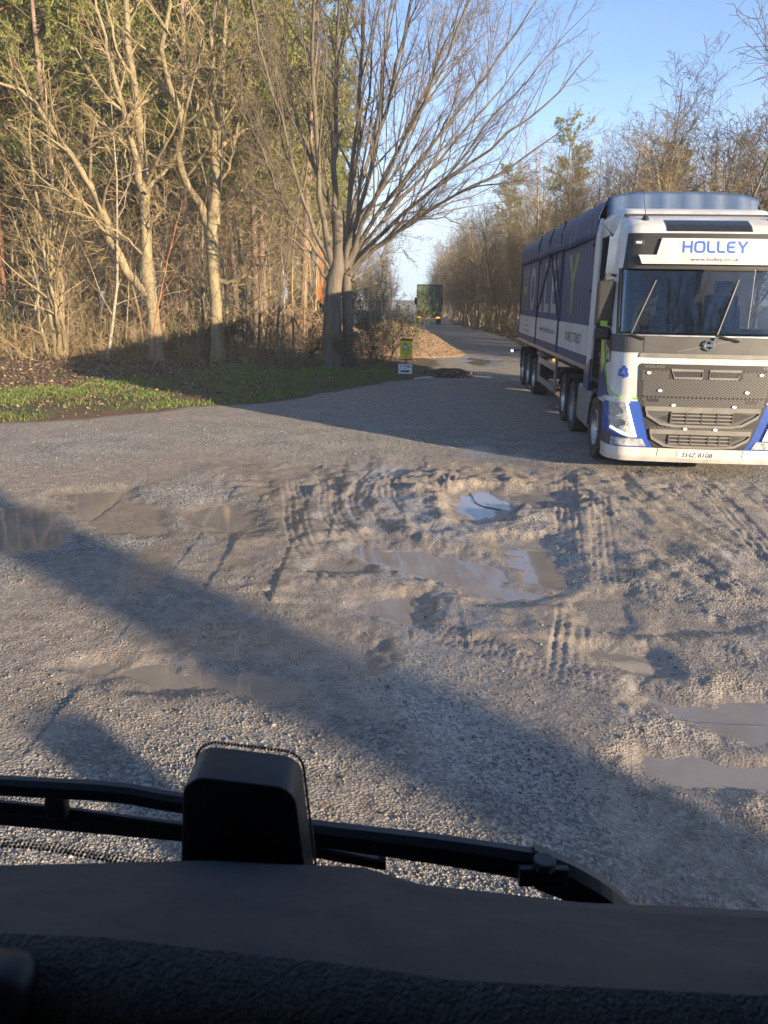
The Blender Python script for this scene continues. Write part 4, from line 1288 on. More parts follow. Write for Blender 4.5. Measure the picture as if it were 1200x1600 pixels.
# blue quarters, lime line, headlamps, fog lamps, bumper
bl_ = lambda z: -float(np.interp(z, [.40, .55, 1.15], [.60, .70, .885])) - .004
for sg in (-1, 1):
    zt = lambda s: 1.08
    outer = 1.62
    if sg < 0: patch('blue_quarter', .42, 1.075, -outer, bl_, BLUE, .014, .02, 12, 24)
    else: patch('blue_quarter', .42, 1.075, lambda z: -bl_(z), outer, BLUE, .014, .02, 12, 24)
    cab_poly('blue_side', [(sg * 1.20, 1.085), (sg * 1.62, 1.085), (sg * 2.19, 1.0), (sg * 2.19, 1.62), (sg * 1.75, 1.42), (sg * 1.45, 1.17)], NAVY, .010, .012, sub=8)
    lm = MB()
    path = [(.895, 1.112), (1.15, 1.125), (1.30, 1.16), (1.48, 1.26), (1.66, 1.45), (1.82, 1.70)]
    for q in ribbon(path, .026):
        lm.prism([(sg * float(p[0]), float(p[1])) for p in q], lambda u, v, d: cabP(u, v, d), .014, .002)
    lm.build('lime_line', LIME, truck)
    cab_poly('lime_swoosh', [(sg * 1.78, 1.55), (sg * 1.98, 1.38), (sg * 2.13, 1.75), (sg * 2.16, 2.05), (sg * 2.02, 2.02), (sg * 1.9, 1.8)], LIME, .0135, .006, sub=4)
    inn = lambda z: float(np.interp(z, [.565, 1.06], [.855, 1.02]))
    outr = lambda z: float(np.interp(z, [.565, .66, 1.06], [.98, 1.27, 1.31]))
    LR = (lambda f, g: (lambda z: -g(z), lambda z: -f(z)) if sg < 0 else (f, g))
    hl = patch('headlight', .565, 1.06, *LR(inn, outr), LAMP, .042, .035, 16, 14)
    dr = MB()
    for q in ribbon([(1.035, 1.045), (.892, .585), (1.0, .607), (1.12, .65), (1.24, .70)], .03):
        dr.prism([(sg * float(p[0]), float(p[1])) for p in q], lambda u, v, d: cabP(u, v, d), .052, .036)
    dr.build('daytime_running_light', DRL, hl)
    patch('headlight_brow', 1.055, 1.115, *LR(lambda z: .985 + (z - 1.055) * .8, lambda z: 1.40 + (z - 1.055) * 1.5), WHITE, .055, .05, 3, 14)
    for cx, cz, rr in ((1.14, .92, .07), (1.09, .76, .06)):
        cab_poly('projector', [(sg * (cx + rr * math.cos(t)), cz + rr * math.sin(t)) for t in np.linspace(0, 6.283, 14)[:-1]], CHROME, .047, .010, hl, 1)
    patch('fog_light', .445, .548, *LR(lambda z: .72 + (z - .445) * .6, lambda z: 1.245), LAMP, .026, .02, 5, 12)
    patch('corner_step', .435, .61, *LR(lambda z: 1.262, lambda z: 1.58), GREYP, .024, .02, 5, 12)
bump = patch('bumper', .215, .425, -1.62, 1.62, WHITE, .022, .05, 8, 70)
for s in (-.55, .62):
    patch('bumper_seam', .22, .42, s - .004, s + .004, BLACKP, .0235, .006, 2, 1, parent=bump)
np_ = patch('number_plate', .285, .395, -.27, .29, mat('plate_white', (.72, .70, .62), rough=.4), .028, .008, 2, 8)
letters('plate_lettering', 'THZ 8108', .068, lambda u, v: cabP(u + .0, .305 + v, .0295), LETTERK, np_, bold=.012, width=.43)
# recycling mark and door name
for sg in (-1,):
    rc = MB()
    for a in (90, 210, 330):
        c0 = np.array([-1.13, 1.47])
        def rot(p, a=a):
            t = R(a - 90)
            return (float(c0[0] + p[0] * math.cos(t) - p[1] * math.sin(t)), float(c0[1] + (p[0] * math.sin(t) + p[1] * math.cos(t))))
        for q in ([(-.052, .028), (-.018, .092), (.020, .092), (-.016, .010)], [(.026, .092), (.052, .046), (.014, .030), (-.006, .062)], [(.004, .022), (.062, .012), (.068, .062)]):
            rc.prism([rot(p) for p in q], lambda u, v, d: cabP(u, v, d), .0085, .004)
    rc.build('recycling_mark', LETTERB, truck)
letters('door_lettering', 'HOLLEY', .30, lambda u, v: cabP(-1.86 + u, 1.50 + v + .1 * (u + .4), .009), LETTERK, truck, bold=.01, width=1.0)
letters('side_lettering', 'www.holley.co.uk', .05, lambda u, v: cabP(-1.52 + u * .72, 1.0 + v - u * .75, .020), mat('letter_pale', (.55, .6, .7), rough=.5), truck, bold=.004, width=.62)
# mirrors
for sg in (-1, 1):
    X = 1.36 * sg
    mr_ = MB().box((X, .58, 2.40), (.24, .13, .62)).box((X, .58, 1.98), (.22, .12, .18)).build('mirror', BLACKP, truck, bevel=.035)
    MB().tube([(1.2 * sg, .62, 2.78), (1.38 * sg, .56, 2.80), (1.40 * sg, .56, 2.6)], .022, 6).tube([(1.22 * sg, .66, 1.94), (1.34 * sg, .58, 1.93)], .022, 6).build('mirror_arm', BLACKP, mr_)
    MB().box((X, .6475, 2.42), (.18, .01, .5)).build('mirror_glass', CHROME, mr_)
MB().box((-1.36, .508, 2.12), (.10, .012, .07)).build('mirror_sticker', LIME, truck)

# wheels
def make_wheel(parent, x, y, r, wdt, side, rim_m, name='wheel'):
    w_ = MB()
    o = wdt / 2
    w_.lathe([(r * .56, -o * .8), (r * .80, -o), (r * .95, -o * .96), (r, -o * .8), (r, -o * .35), (r * .985, -o * .33), (r * .985, -o * .27), (r, -o * .25), (r, o * .25), (r * .985, o * .27), (r * .985, o * .33), (r, o * .35),
              (r, o * .8), (r * .95, o * .96), (r * .80, o), (r * .56, o * .8), (r * .54, 0), (r * .56, -o * .8)], 40, (0, 0, 0), 'x')
    t = w_.build(name, RUBBER, parent, smooth=True)
    t.location = (x, y, r - .02)
    s = side
    rm = MB()
    rm.lathe([(r * .57, s * o * .82), (r * .55, s * o * .9), (r * .50, s * o * .55), (r * .34, s * o * .2), (r * .30, s * o * .35), (r * .16, s * o * .45), (.001, s * o * .45)], 32, (0, 0, 0), 'x')
    ro = rm.build('rim', rim_m, t, smooth=True)
    nn = MB()
    for i in range(10):
        a = 2 * math.pi * i / 10
        nn.cyl((s * o * .2, r * .26 * math.cos(a), r * .26 * math.sin(a)), (s * o * .62, r * .26 * math.cos(a), r * .26 * math.sin(a)), .02, 6)
    no_ = nn.build('wheel_nuts', CHROME, t)
    return t
for sg in (-1, 1):
    make_wheel(truck, sg * 1.06, 1.42, .50, .34, sg, ALU)
    make_wheel(truck, sg * 1.06, 4.15, .49, .32, sg, GALV)
    make_wheel(truck, sg * 1.04, 5.5, .50, .36, sg, ALU)
    # arch, steps, tank
    MB().prism([(1.42 + .60 * math.cos(R(a)), .50 + .60 * math.sin(R(a))) for a in range(-5, 186, 12)] + [(1.42 + .54 * math.cos(R(a)), .50 + .54 * math.sin(R(a))) for a in range(185, -6, -12)],
               lambda u, v, d, sg=sg: (sg * d, u, v), .85, 1.235).build('wheel_arch', BLACKP, truck)
    MB().box((sg * 1.12, .74, .62), (.24, .34, .70)).build('door_step', BLACKP, truck, bevel=.02)
    MB().prism([(2.1, .42), (2.2, .34), (3.4, .34), (3.5, .42), (3.5, .92), (3.4, 1.0), (2.2, 1.0), (2.1, .92)], lambda u, v, d, sg=sg: (sg * d, u, v), .62, 1.21).build('fuel_tank', ALU if sg > 0 else GALV, truck, bevel=.06, segs=3)
    MB().prism([(4.15 + .60 * math.cos(R(a)), .49 + .60 * math.sin(R(a))) for a in range(20, 161, 14)] + [(4.15 + .57 * math.cos(R(a)), .49 + .57 * math.sin(R(a))) for a in range(160, 19, -14)],
               lambda u, v, d, sg=sg: (sg * d, u, v), .88, 1.24).build('mudguard', BLACKP, truck)
    MB().prism([(5.5 + .61 * math.cos(R(a)), .50 + .61 * math.sin(R(a))) for a in range(20, 161, 14)] + [(5.5 + .58 * math.cos(R(a)), .50 + .58 * math.sin(R(a))) for a in range(160, 19, -14)],
               lambda u, v, d, sg=sg: (sg * d, u, v), .84, 1.24).build('mudguard', BLACKP, truck)
    MB().prism([(2.2, .98), (2.75, .98), (2.75, 1.3), (2.2, 1.5)], lambda u, v, d, sg=sg: (sg * d, u, v), 1.18, 1.24).build('side_skirt', NAVY, truck)
MB().box((-.42, 3.7, .85), (.09, 5.2, .28)).box((.42, 3.7, .85), (.09, 5.2, .28)).box((0, 1.42, .5), (1.7, .12, .12)).box((0, 4.15, .49), (1.7, .12, .12)).box((0, 5.5, .5), (1.7, .18, .18)).box((0, .9, .55), (1.6, .9, .4)).build('chassis', STEEL, truck)
MB().cyl((0, 5.0, 1.0), (0, 5.0, 1.12), .5, 24).build('fifth_wheel', STEEL, truck)

# ------------------------------------------------------------------ the semi-trailer behind it
TL_A = 3.0
_c = Matrix.Translation((TR_X, TR_Y, 0)) @ Matrix.Rotation(R(-TR_A), 4, 'Z') @ Vector((0.10, 2.80, 0))
trailer = empty('semi_trailer', (_c.x, _c.y, 0), R(-TL_A))
tag(trailer, 'long navy walking-floor trailer with blue tarpaulin roof coupled to the lorry', 'trailer')
TL, HW, ZB, ZT = 11.4, 1.275, 1.27, 3.72
def shiny_navy():
    m = mat('trailer_navy', (.018, .052, .125), rough=.48, coat=.0, spec=.3, col2=(.028, .064, .135), vscale=3.0, bump=.12, bscale=6, stretch=(1, 6, .15))
    return m
SN = shiny_navy()
WPAN = mat('trailer_white', (.56, .545, .53), rough=.45, col2=(.44, .41, .385), vscale=2.2, stretch=(1, 1, .5))
SEAMS = [0.0, 3.6, 7.3, TL]
for sg in (-1, 1):
    X = sg * HW
    for i in range(3):
        y0, y1 = SEAMS[i] + .05, SEAMS[i + 1] - .05
        # upright aluminium planks, each slightly proud or set back
        n = int((y1 - y0) / .30)
        up = MB()
        dy = (y1 - y0) / n
        prof = []
        for kq in range(n):
            prof += [(y0 + dy * kq, .0), (y0 + dy * (kq + .06), .009), (y0 + dy * (kq + .94), .009)]
        prof.append((y1, .0))
        out_ = [(y, d) for y, d in prof]
        V = [(X - sg * (.02 - d), y, z) for z in (2.02, ZT) for y, d in out_] + [(X - sg * .05, y, z) for z in (2.02, ZT) for y, d in out_]
        N = len(out_)
        F = [(q, q + 1, N + q + 1, N + q) for q in range(N - 1)] + [(2 * N + q, 3 * N + q, 3 * N + q + 1, 2 * N + q + 1) for q in range(N - 1)]
        F += [(0, N, 3 * N, 2 * N), (N - 1, 3 * N - 1, 4 * N - 1, 2 * N - 1)] + [(q, 2 * N + q, 2 * N + q + 1, q + 1) for q in range(N - 1)] + [(N + q, N + q + 1, 3 * N + q + 1, 3 * N + q) for q in range(N - 1)]
        up.add(V, F).build('side_panel', SN, trailer)
        MB().box((X - sg * .022, (y0 + y1) / 2, 1.755), (.04, y1 - y0, .52)).build('white_panel', WPAN, trailer)
        MB().box((X - sg * .022, (y0 + y1) / 2, 1.415), (.04, y1 - y0, .15)).build('lower_panel', SN, trailer)
    for y in SEAMS:
        MB().box((X - sg * .012, min(max(y, .05), TL - .05), 2.53), (.05, .085, 2.4)).build('side_post', SN, trailer)
    for y, z in ((.3, 3.35), (.3, 2.6), (3.5, 3.45), (3.62, 2.75), (7.25, 3.4), (7.35, 2.55), (11.2, 3.3), (11.25, 2.6)):
        MB().box((X + sg * .012, y, z), (.03, .06, .06)).build('rope_hook', BLACKP, trailer, bevel=.008)
    MB().box((X - sg * .01, TL / 2, 1.30), (.07, TL - .1, .075)).build('floor_rail', ALU, trailer, bevel=.008)
    # tarpaulin straps and crossed ropes
    for pth in ([(3.62, 3.80), (3.62, 1.36)], [(7.25, 3.80), (7.25, 1.36)], [(5.3, 3.5), (3.68, 2.05)], [(5.3, 3.5), (7.15, 2.15)], [(5.3, 3.8), (5.3, 3.5)], [(4.6, 3.75), (4.5, 3.3), (3.72, 2.5)]):
        MB().tube([(X + sg * .012, y, z) for y, z in pth], .018, 5).build('tarp_strap', BLACKP, trailer)
# printed marks on the side towards the yard
def side_fn(y0, z0, off=.014):
    # text reads from the rear to the front on this side
    return lambda u, v: (-HW - off, y0 - u, z0 + v)
FAINT = mat('faint_white', (.24, .26, .30), rough=.4)
FLIME = mat('faint_lime', (.11, .19, .05), rough=.4)
for ch, y, m, wd in (('H', 10.2, FLIME, .9), ('O', 8.5, FAINT, 1.0), ('L', 6.9, FAINT, .8), ('L', 5.75, FAINT, .8), ('E', 4.6, FAINT, .8), ('Y', 2.25, FLIME, 1.15)):
    letters('side_letter', ch, 1.15, side_fn(y, 2.16, -.007), m, trailer, bold=.02, width=wd)
letters('web_lettering', 'www.holley.co.uk', .19, side_fn(5.4, 1.66, .0), LETTERK, trailer, bold=.004, width=2.4)
letters('phone_lettering', '01842 770057', .19, side_fn(1.75, 1.66, .0), LETTERK, trailer, bold=.012, width=1.75)
for i, (wd, z) in enumerate(((.5, 1.90), (.9, 1.75), (1.1, 1.62))):
    MB().box((-HW - .0005, 9.4, z), (.003, wd, .06)).build('faded_print', mat('faded_grey', (.30, .31, .31), rough=.6), trailer)
# front bulkhead, rear doors, floor
MB().box((0, .03, 2.5), (2.46, .05, 2.4)).build('front_bulkhead', mat('bulkhead_blue', (.03, .055, .2), rough=.4, col2=(.02, .04, .14), vscale=2), trailer)
for sg in (-1, 1):
    MB().box((sg * .63, TL - .02, 2.5), (1.22, .05, 2.4)).build('rear_door', WPAN, trailer)
MB().box((0, TL / 2, 1.27), (2.4, TL - .1, .06)).build('load_floor', STEEL, trailer)
# tarpaulin: arched over bows, hanging a hand below the top rail, with sag and creases
def tarp():
    rng = np.random.default_rng(9)
    ny, nx = 150, 26
    V = []
    bows = np.linspace(0, TL, 8)
    for i in range(ny + 1):
        y = -.10 + (TL + .2) * i / ny
        d = np.min(np.abs(bows - y))
        sag = .025 * (1 - math.exp(-(d / .35) ** 2))
        for k in range(nx + 1):
            t = k / nx
            # arc-length profile: hang, shoulder, crown, shoulder, hang
            u = (t - .5) * 2
            if abs(u) > .62:
                e = (abs(u) - .62) / .38
                x = math.copysign(1.20 + .10 * min(1, e * 3), u)
                zz = 4.10 - .07 - .58 * e
                crease = .018 * math.sin(y * 9 + 3 * math.sin(y * 2.3)) * e + .014 * math.sin(y * 23 + 5 * e)
                x += math.copysign(crease * .6 + .03 * e, u)
                if 0 < y < TL: zz += .008 * math.sin(y * 1.7) * e
            else:
                x = u / .62 * 1.20
                zz = 4.10 + .05 * (1 - (u / .62) ** 2) - sag * (1 - (u / .62) ** 6) - .07 * (abs(u) / .62) ** 8
            V.append((x, y, zz))
    i = np.arange((ny + 1) * (nx + 1)).reshape(ny + 1, nx + 1)
    F = np.stack([i[:-1, :-1], i[:-1, 1:], i[1:, 1:], i[1:, :-1]], -1).reshape(-1, 4)
    V = np.array(V)
    V[:, 2] += fbm(V[:, 0] * 1.0 + 3, V[:, 1], .6, 3, 77) * .018
    V[:, 0] += fbm(V[:, 2] * 2.0, V[:, 1], .5, 3, 78) * .02
    o = link('tarpaulin', mesh_np('tarpaulin', V, [F], smooth=True), TARP, trailer)
    md = o.modifiers.new('thick', 'SOLIDIFY')
    md.thickness = .008
    # front flap
    W, Z = 20, 8
    V = [(-1.20 + 2.4 * a / W, -.10 - .02 * math.sin(a * 1.9) - .012 * b, 4.12 + (.045 * (1 - ((a / W - .5) * 2) ** 2)) - .07 * abs((a / W - .5) * 2) ** 8 - .05 * b) for b in range(Z + 1) for a in range(W + 1)]
    j = np.arange((W + 1) * (Z + 1)).reshape(Z + 1, W + 1)
    F = np.stack([j[:-1, :-1], j[:-1, 1:], j[1:, 1:], j[1:, :-1]], -1).reshape(-1, 4)
    f = link('tarpaulin_flap', mesh_np('flap', np.array(V), [F], smooth=True), TARP, o)
    f.modifiers.new('thick', 'SOLIDIFY').thickness = .008
tarp()
for y in (3.62, 5.3, 7.25):
    MB().tube([(-1.30, y, 3.5), (-1.325, y, 3.75), (-1.25, y, 4.06), (-.9, y, 4.15)], .02, 5).build('roof_strap', BLACKP, trailer)
# running gear
for y in (7.55, 8.85, 10.15):
    for sg in (-1, 1):
        make_wheel(trailer, sg * 1.06, y, .50, .36, sg, ALU)
    MB().cyl((-.95, y, .48), (.95, y, .48), .07, 10).build('axle', STEEL, trailer)
MB().box((-.5, TL / 2, 1.05), (.12, TL - .4, .34)).box((.5, TL / 2, 1.05), (.12, TL - .4, .34)).build('chassis', STEEL, trailer)
for sg in (-1, 1):
    gd = MB()
    gd.box((sg * 1.21, 5.35, .98), (.03, 2.9, .14)).box((sg * 1.21, 5.35, .52), (.03, 2.9, .14)).box((sg * 1.205, 3.95, .75), (.05, .12, .62)).box((sg * 1.205, 6.74, .75), (.05, .12, .62))
    gd.box((sg * 1.19, 4.0, 1.12), (.06, .08, .26)).box((sg * 1.19, 6.7, 1.12), (.06, .08, .26)).build('side_guard', ALU, trailer)
    MB().box((sg * .9, 3.1, .62), (.12, .16, 1.2)).box((sg * .9, 3.1, .05), (.3, .3, .06)).build('landing_leg', STEEL, trailer)
    MB().box((sg * .95, 11.1, .75), (.5, .02, .65)).build('mud_flap', BLACKP, trailer)
    MB().box((sg * 1.28, 3.85, 1.17), (.03, .09, .05)).build('marker_lamp', AMBER, trailer)
MB().box((.62, 4.9, .72), (.75, 2.6, .62)).build('sun_block_box', STEEL, trailer, bevel=.02)  # unseen box added under the trailer to stop sunlight passing beneath
MB().cyl((.6, .9, .75), (.6, 2.6, .75), .22, 14).cyl((.6, 6.3, .8), (.6, 7.0, .8), .2, 14).build('sun_block_drum', STEEL, trailer)  # drums added out of view, also to stop sun under the trailer
MB().box((0, TL - .1, .75), (2.3, .12, .14)).build('rear_bumper', ALU, trailer)
lp = MB().tube([(-1.2, TL - .15, .95), (-1.42, TL - .12, .92)], .02, 6).build('marker_arm', BLACKP, trailer)
MB().box((-1.45, TL - .12, .92), (.06, .05, .07)).build('end_marker_lamp', LEDW, trailer)

# ------------------------------------------------------------------ the green lorry further up the track
GY = 82.0
gt = empty('green_lorry', (4.15, GY, gz(4.15, GY)), R(-2.5))
tag(gt, 'green box lorry driving away along the track, seen from behind', 'lorry')
GREEN = mat('green_doors_lit', (.22, .30, .16), rough=.5, col2=(.10, .15, .09), vscale=1.2, stretch=(1.5, 1, .6))  # lit tone for the two left doors, light put into the colour
DGREEN = mat('green_body', (.035, .06, .045), rough=.5, col2=(.025, .04, .035), vscale=1)
MB().box((0, 3.5, 2.65), (2.5, 6.8, 2.5)).build('box_body', DGREEN, gt, bevel=.04)
for i, x in enumerate((-.92, -.31, .31, .92)):
    d = MB().box((x, .07, 2.6), (.58, .06, 2.36)).build('rear_door', GREEN if i < 2 else mat('green_doors_shade', (.05, .085, .05), rough=.5, col2=(.085, .13, .075), vscale=1.5), gt, bevel=.012)  # right-hand doors darker: shade put into their green
    MB().cyl((x + .2, .02, 1.5), (x + .2, .02, 3.7), .025, 6).build('lock_rod', GALV, d)
MB().box((0, .12, 1.33), (2.5, .2, .14)).box((0, .15, 3.86), (2.5, .14, .1)).box((-1.23, .1, 2.6), (.08, .12, 2.5)).box((1.23, .1, 2.6), (.08, .12, 2.5)).build('door_frame', DGREEN, gt)
MB().box((0, .35, .92), (2.2, .1, .5)).box((0, 3.5, .95), (1.0, 7, .3)).build('chassis', STEEL, gt)
for sg in (-1, 1):
    lb = MB().box((sg * .93, .18, .78), (.46, .1, .34)).build('light_cluster', BLACKP, gt)
    MB().box((sg * .93, .115, .72), (.42, .03, .13)).build('indicator', AMBER, lb)
    MB().box((sg * .93, .115, .88), (.36, .03, .09)).build('tail_lamp', REDL, lb)
    make_wheel(gt, sg * 1.0, 1.6, .5, .5, sg, GALV)
    make_wheel(gt, sg * 1.0, 7.4, .5, .34, sg, GALV)
    MB().box((sg * 1.0, .75, .52), (.5, .02, .6)).build('mud_flap', BLACKP, gt)
MB().box((0, .14, .52), (2.0, .1, .1)).build('rear_bumper', GALV, gt)
pl_ = MB().box((0, .08, .66), (.5, .02, .14)).build('number_plate', mat('plate_yellow', (.62, .55, .25), rough=.5), gt)
MB().box((0, 8.0, 1.85), (2.4, 1.9, 2.3)).build('cab', DGREEN, gt, bevel=.08)
for sg in (-1, 1):
    MB().box((sg * 1.42, 7.6, 2.3), (.24, .14, .7)).box((sg * 1.3, 7.7, 2.6), (.2, .05, .05)).build('mirror', BLACKP, gt, bevel=.03)

# ------------------------------------------------------------------ more trees: far end of the track, and behind the camera
for i in range(30):
    y = rs.uniform(150, 260)
    x = rs.uniform(-34, 2.2) if i % 4 else rs.uniform(7, 22)
    place('broadleaf_tree', BARE[rs.randrange(5)], BARK_GREY, TWIG_BROWN, x, y, 'small distant bare tree beyond the end of the track', 'distant trees beyond the track', 'tree', 1.1 + .6 * rs.random(), rng=rs)
for x, y, s, k, lb in [(9.5, -12.5, 1.6, 4, 'tall bare tree behind the cab in the near row'),
                       (8.0, -9.8, 1.6, 2, 'bare tree behind the cab mirrored in the lorry windscreen'),
                       (5.0, -13.5, 1.7, 3, 'bare tree standing well behind the cab'),
                       (-3.0, -16.0, 1.6, 0, 'bare tree behind the cab on the wood side'),
                       (11.0, -15.0, 1.7, 1, 'bare tree at the back of the yard behind the cab'),
                       (7.6, -18.5, 1.8, 4, 'farthest bare tree at the back of the yard')]:
    o = place('broadleaf_tree', BARE[k], BARK_GREY, TWIG_DARK, x, y, lb, None, 'tree', s, rz=1.0 + k, rng=rs)
    if k == 4 and y > -9:
        for c in o.children:
            if c.name.startswith('trunk'): pass
# the stout trunk's own shadow lies across the foreground
gp = empty('shadow_post', (5.56, -2.95, gz(5.56, -2.95)))  # unseen post, added to cast the narrow shadow in the foreground
WOOD = mat('weathered_wood', (.20, .155, .11), rough=.85, col2=(.11, .09, .07), vscale=5, stretch=(1, 1, .2), bump=.5)
MB().box((0, 0, .90), (.24, .24, 1.9)).build('post', WOOD, gp, bevel=.02)
MB().box((0, 0, 1.88), (.27, .27, .07)).build('cap', WOOD, gp, bevel=.02)
tag(gp, 'unseen square wooden post added beside the cab for its foreground shadow', 'post')
st = empty('tree_stump_trunk', (22.2, -16.75, gz(22.2, -16.75)))
st.name = 'dead_tree'
MB().tube([(0, 0, -.1), (.02, 0, .6), (-.03, .03, 3.4), (.05, 0, 7), (.0, .05, 11.2), (.06, .02, 15)], [.72, .55, .52, .48, .44, .15], 14).build('trunk', BARK_GREY, st, smooth=True)
MB().tube([(0, 0, 9.2), (.7, .4, 11.6), (1.1, .5, 13.2)], [.17, .12, .04], 8).tube([(0, 0, 10.2), (-.6, -.5, 12.4), (-.9, -.6, 13.9)], [.14, .10, .03], 8).build('limb', BARK_GREY, st, smooth=True)
tag(st, 'thick dead tree trunk behind the cab beyond the added post', 'tree')

# ------------------------------------------------------------------ mound and heap of leaves and chippings
def mound_mesh(name, cx, cy, ax, ay, h, seed, skew=0.0, n=90):
    rr = np.linspace(0, 1, 26)
    th = np.linspace(0, 2 * np.pi, n, endpoint=False)
    RR, TT = np.meshgrid(rr, th, indexing='ij')
    X = RR * np.cos(TT) * ax
    Y = RR * np.sin(TT) * ay
    p = np.cos(np.clip(RR, 0, 1) * np.pi / 2) ** 1.15
    Zr = p * h * (1 + .28 * fbm(X + seed, Y, 1.2, 4, seed)) + fbm(X, Y, .3, 3, seed + 1) * .05 * p + skew * X * p
    wx, wy = cx + X.ravel(), cy + Y.ravel()
    Z = np.maximum(Zr.ravel(), 0) + ground(wx, wy) - .02 - .12 * sstep(.96, 1, RR.ravel())
    V = np.stack([wx, wy, Z], 1)
    i = np.arange(26 * n).reshape(26, n)
    j = np.roll(i, -1, 1)
    F = np.stack([i[:-1], i[1:], j[1:], j[:-1]], -1).reshape(-1, 4)
    return V, F

LITTER = mat('leaf_litter', (1, 1, 1), rough=.8, attr=True, twosided=.15)
SOIL = mat('leafy_soil', (.30, .20, .12), rough=.95, col2=(.16, .105, .065), vscale=6, bump=1., bscale=25)

def leaf_bits(name, P, N, rng, size, parent=None, pal=((.30, .20, .115), (.22, .14, .08), (.38, .27, .165), (.15, .10, .06)), lift=.02):
    """Loose leaves: small bent quads lying at points P with random tilt."""
    n = len(P)
    a = rng.random(n) * 6.283
    t = unit(np.stack([np.cos(a), np.sin(a), rng.normal(0, .35, n)], 1))
    nrm = unit(np.array([0, 0, 1.0]) + rng.normal(0, .45, (n, 3)))
    b = unit(np.cross(nrm, t))
    s = (size * (.35 + 1.1 * rng.random(n) ** 1.5))[:, None]
    V = np.stack([P - t * s, P + b * s * .55 + nrm * s * .25, P + t * s, P - b * s * .55 + nrm * s * .25], 1)
    V[..., 2] += lift * rng.random((n, 1))
    F = np.arange(n * 4).reshape(-1, 4)
    pal = np.array(pal)
    c = pal[rng.integers(0, len(pal), n)] * (.6 + .7 * rng.random((n, 1)))
    me = mesh_np(name, V.reshape(-1, 3), [F], np.repeat(c, 4, 0))
    o = link(name, me, LITTER, parent)
    o['kind'] = 'stuff'
    return o

def heap(name, cx, cy, ax, ay, h, seed, label, cat, nbits, size, skew=0.0):
    root = empty(name, (0, 0, 0))
    V, F = mound_mesh(name, cx, cy, ax, ay, h, seed, skew)
    org = np.array([cx, cy, gz(cx, cy)])
    root.location = org
    link('soil', mesh_np('soil', V - org, [F], smooth=True), SOIL, root)
    rng = np.random.default_rng(seed)
    k = rng.integers(0, len(F), nbits * 3)
    wts = rng.random((nbits * 3, 4)); wts /= wts.sum(1)[:, None]
    P = (V[F[k]] * wts[..., None]).sum(1)
    area = np.linalg.norm(np.cross(V[F[k, 1]] - V[F[k, 0]], V[F[k, 2]] - V[F[k, 0]]), axis=1)
    keep = rng.random(len(k)) < area / np.percentile(area, 90)
    P = P[keep][:nbits]
    leaf_bits('leaves', P - org + np.array([0, 0, .012]), nbits, rng, size, root)
    tag(root, label, cat)
    return root
heap('leaf_mound', .45, 37.6, 3.3, 3.6, 1.25, 51, 'long orange-brown mound of leaves and chippings behind the signs', 'mound', 7000, .038)
heap('leaf_bank', -5.2, 41.5, 6.0, 4.0, 1.7, 53, 'brown leafy bank behind the big tree, under the digger', 'bank', 8000, .05)
heap('leaf_heap', 2.1, 27.0, .9, 1.6, .15, 52, 'low dark heap of fallen leaves beside the white board', 'heap', 3500, .045)

# ------------------------------------------------------------------ signs on stakes
YEL = mat('sign_yellow', (.80, .62, .03), rough=.5, col2=(.70, .54, .04), vscale=8)
SWH = mat('sign_white', (.72, .73, .76), rough=.5, col2=(.6, .61, .63), vscale=8)
def sign_board(name, x, y, z0, w_, h_, m, label, tilt=0.0):
    root = empty(name, (x, y, gz(x, y)), 0)
    b = MB().box((0, 0, z0 + h_ / 2), (w_, .012, h_)).build('board', m, root, bevel=.003)
    b.rotation_euler = (0, tilt, 0)
    tag(root, label, 'sign')
    return root, b
g0 = gz(.6, 25.12)
ys, yb = sign_board('warning_sign', .6, 25.12, .64, .38, .54, YEL, 'yellow warning board with triangle fixed to a stake on the verge')
MB().box((0, .03, .55), (.045, .035, 1.25)).build('stake', WOOD, ys)
MB().box((0, -.002, 1.20), (.385, .02, .045)).box((0, -.002, .60), (.385, .02, .03)).build('clamp', BLACKP, ys)
for pts, m, d in (([(-.12, .93), (.12, .93), (0, 1.13)], LETTERK, .0075), ([(-.085, .948), (.085, .948), (0, 1.09)], SWH, .0085)):
    MB().prism(pts, lambda u, v, e: (u - .02, e, v), -d, -.005).build('triangle', m, yb)
MB().prism([(-.034, 1.065), (-.006, 1.065), (-.013, 1.0), (-.027, 1.0)], lambda u, v, e: (u, e, v), -.0095, -.008).box((-.02, -.0088, .978), (.026, .0015, .02)).build('exclamation_mark', LETTERK, yb)
letters('warning_lettering', 'Warning', .062, lambda u, v: (u, -.0075, .845 + v), LETTERK, yb, bold=.012, width=.27)
for z, wv in ((.80, .26), (.77, .22), (.70, .14)):
    MB().box((0, -.007, z), (wv, .002, .012)).build('small_print', mat('print_dark', (.2, .17, .05), rough=.6), yb)
ws, wb = sign_board('direction_sign', .58, 24.95, .17, .43, .30, SWH, 'white board with a black arrow low on the verge, under the yellow one')
MB().box((0, .03, .20), (.04, .03, .42)).build('stake', WOOD, ws)
MB().prism([(-.14, .225), (.07, .225), (.07, .20), (.15, .25), (.07, .30), (.07, .275), (-.14, .275)], lambda u, v, e: (u, e, v), -.008, -.005).build('arrow', LETTERK, wb)
MB().box((-.15, -.007, .405), (.03, .002, .05)).box((.04, -.007, .415), (.26, .002, .025)).box((.11, -.007, .375), (.13, .002, .02)).box((0, -.007, .335), (.05, .002, .02)).build('small_print', mat('print_grey', (.12, .13, .2), rough=.6), wb)
pole = MB().tube([(.86, 24.75, gz(.86, 24.75) + .05), (1.42, 24.95, gz(1.42, 24.95) + .09)], .022, 8).build('fallen_pole', mat('pale_pole', (.6, .6, .6), rough=.5), None)
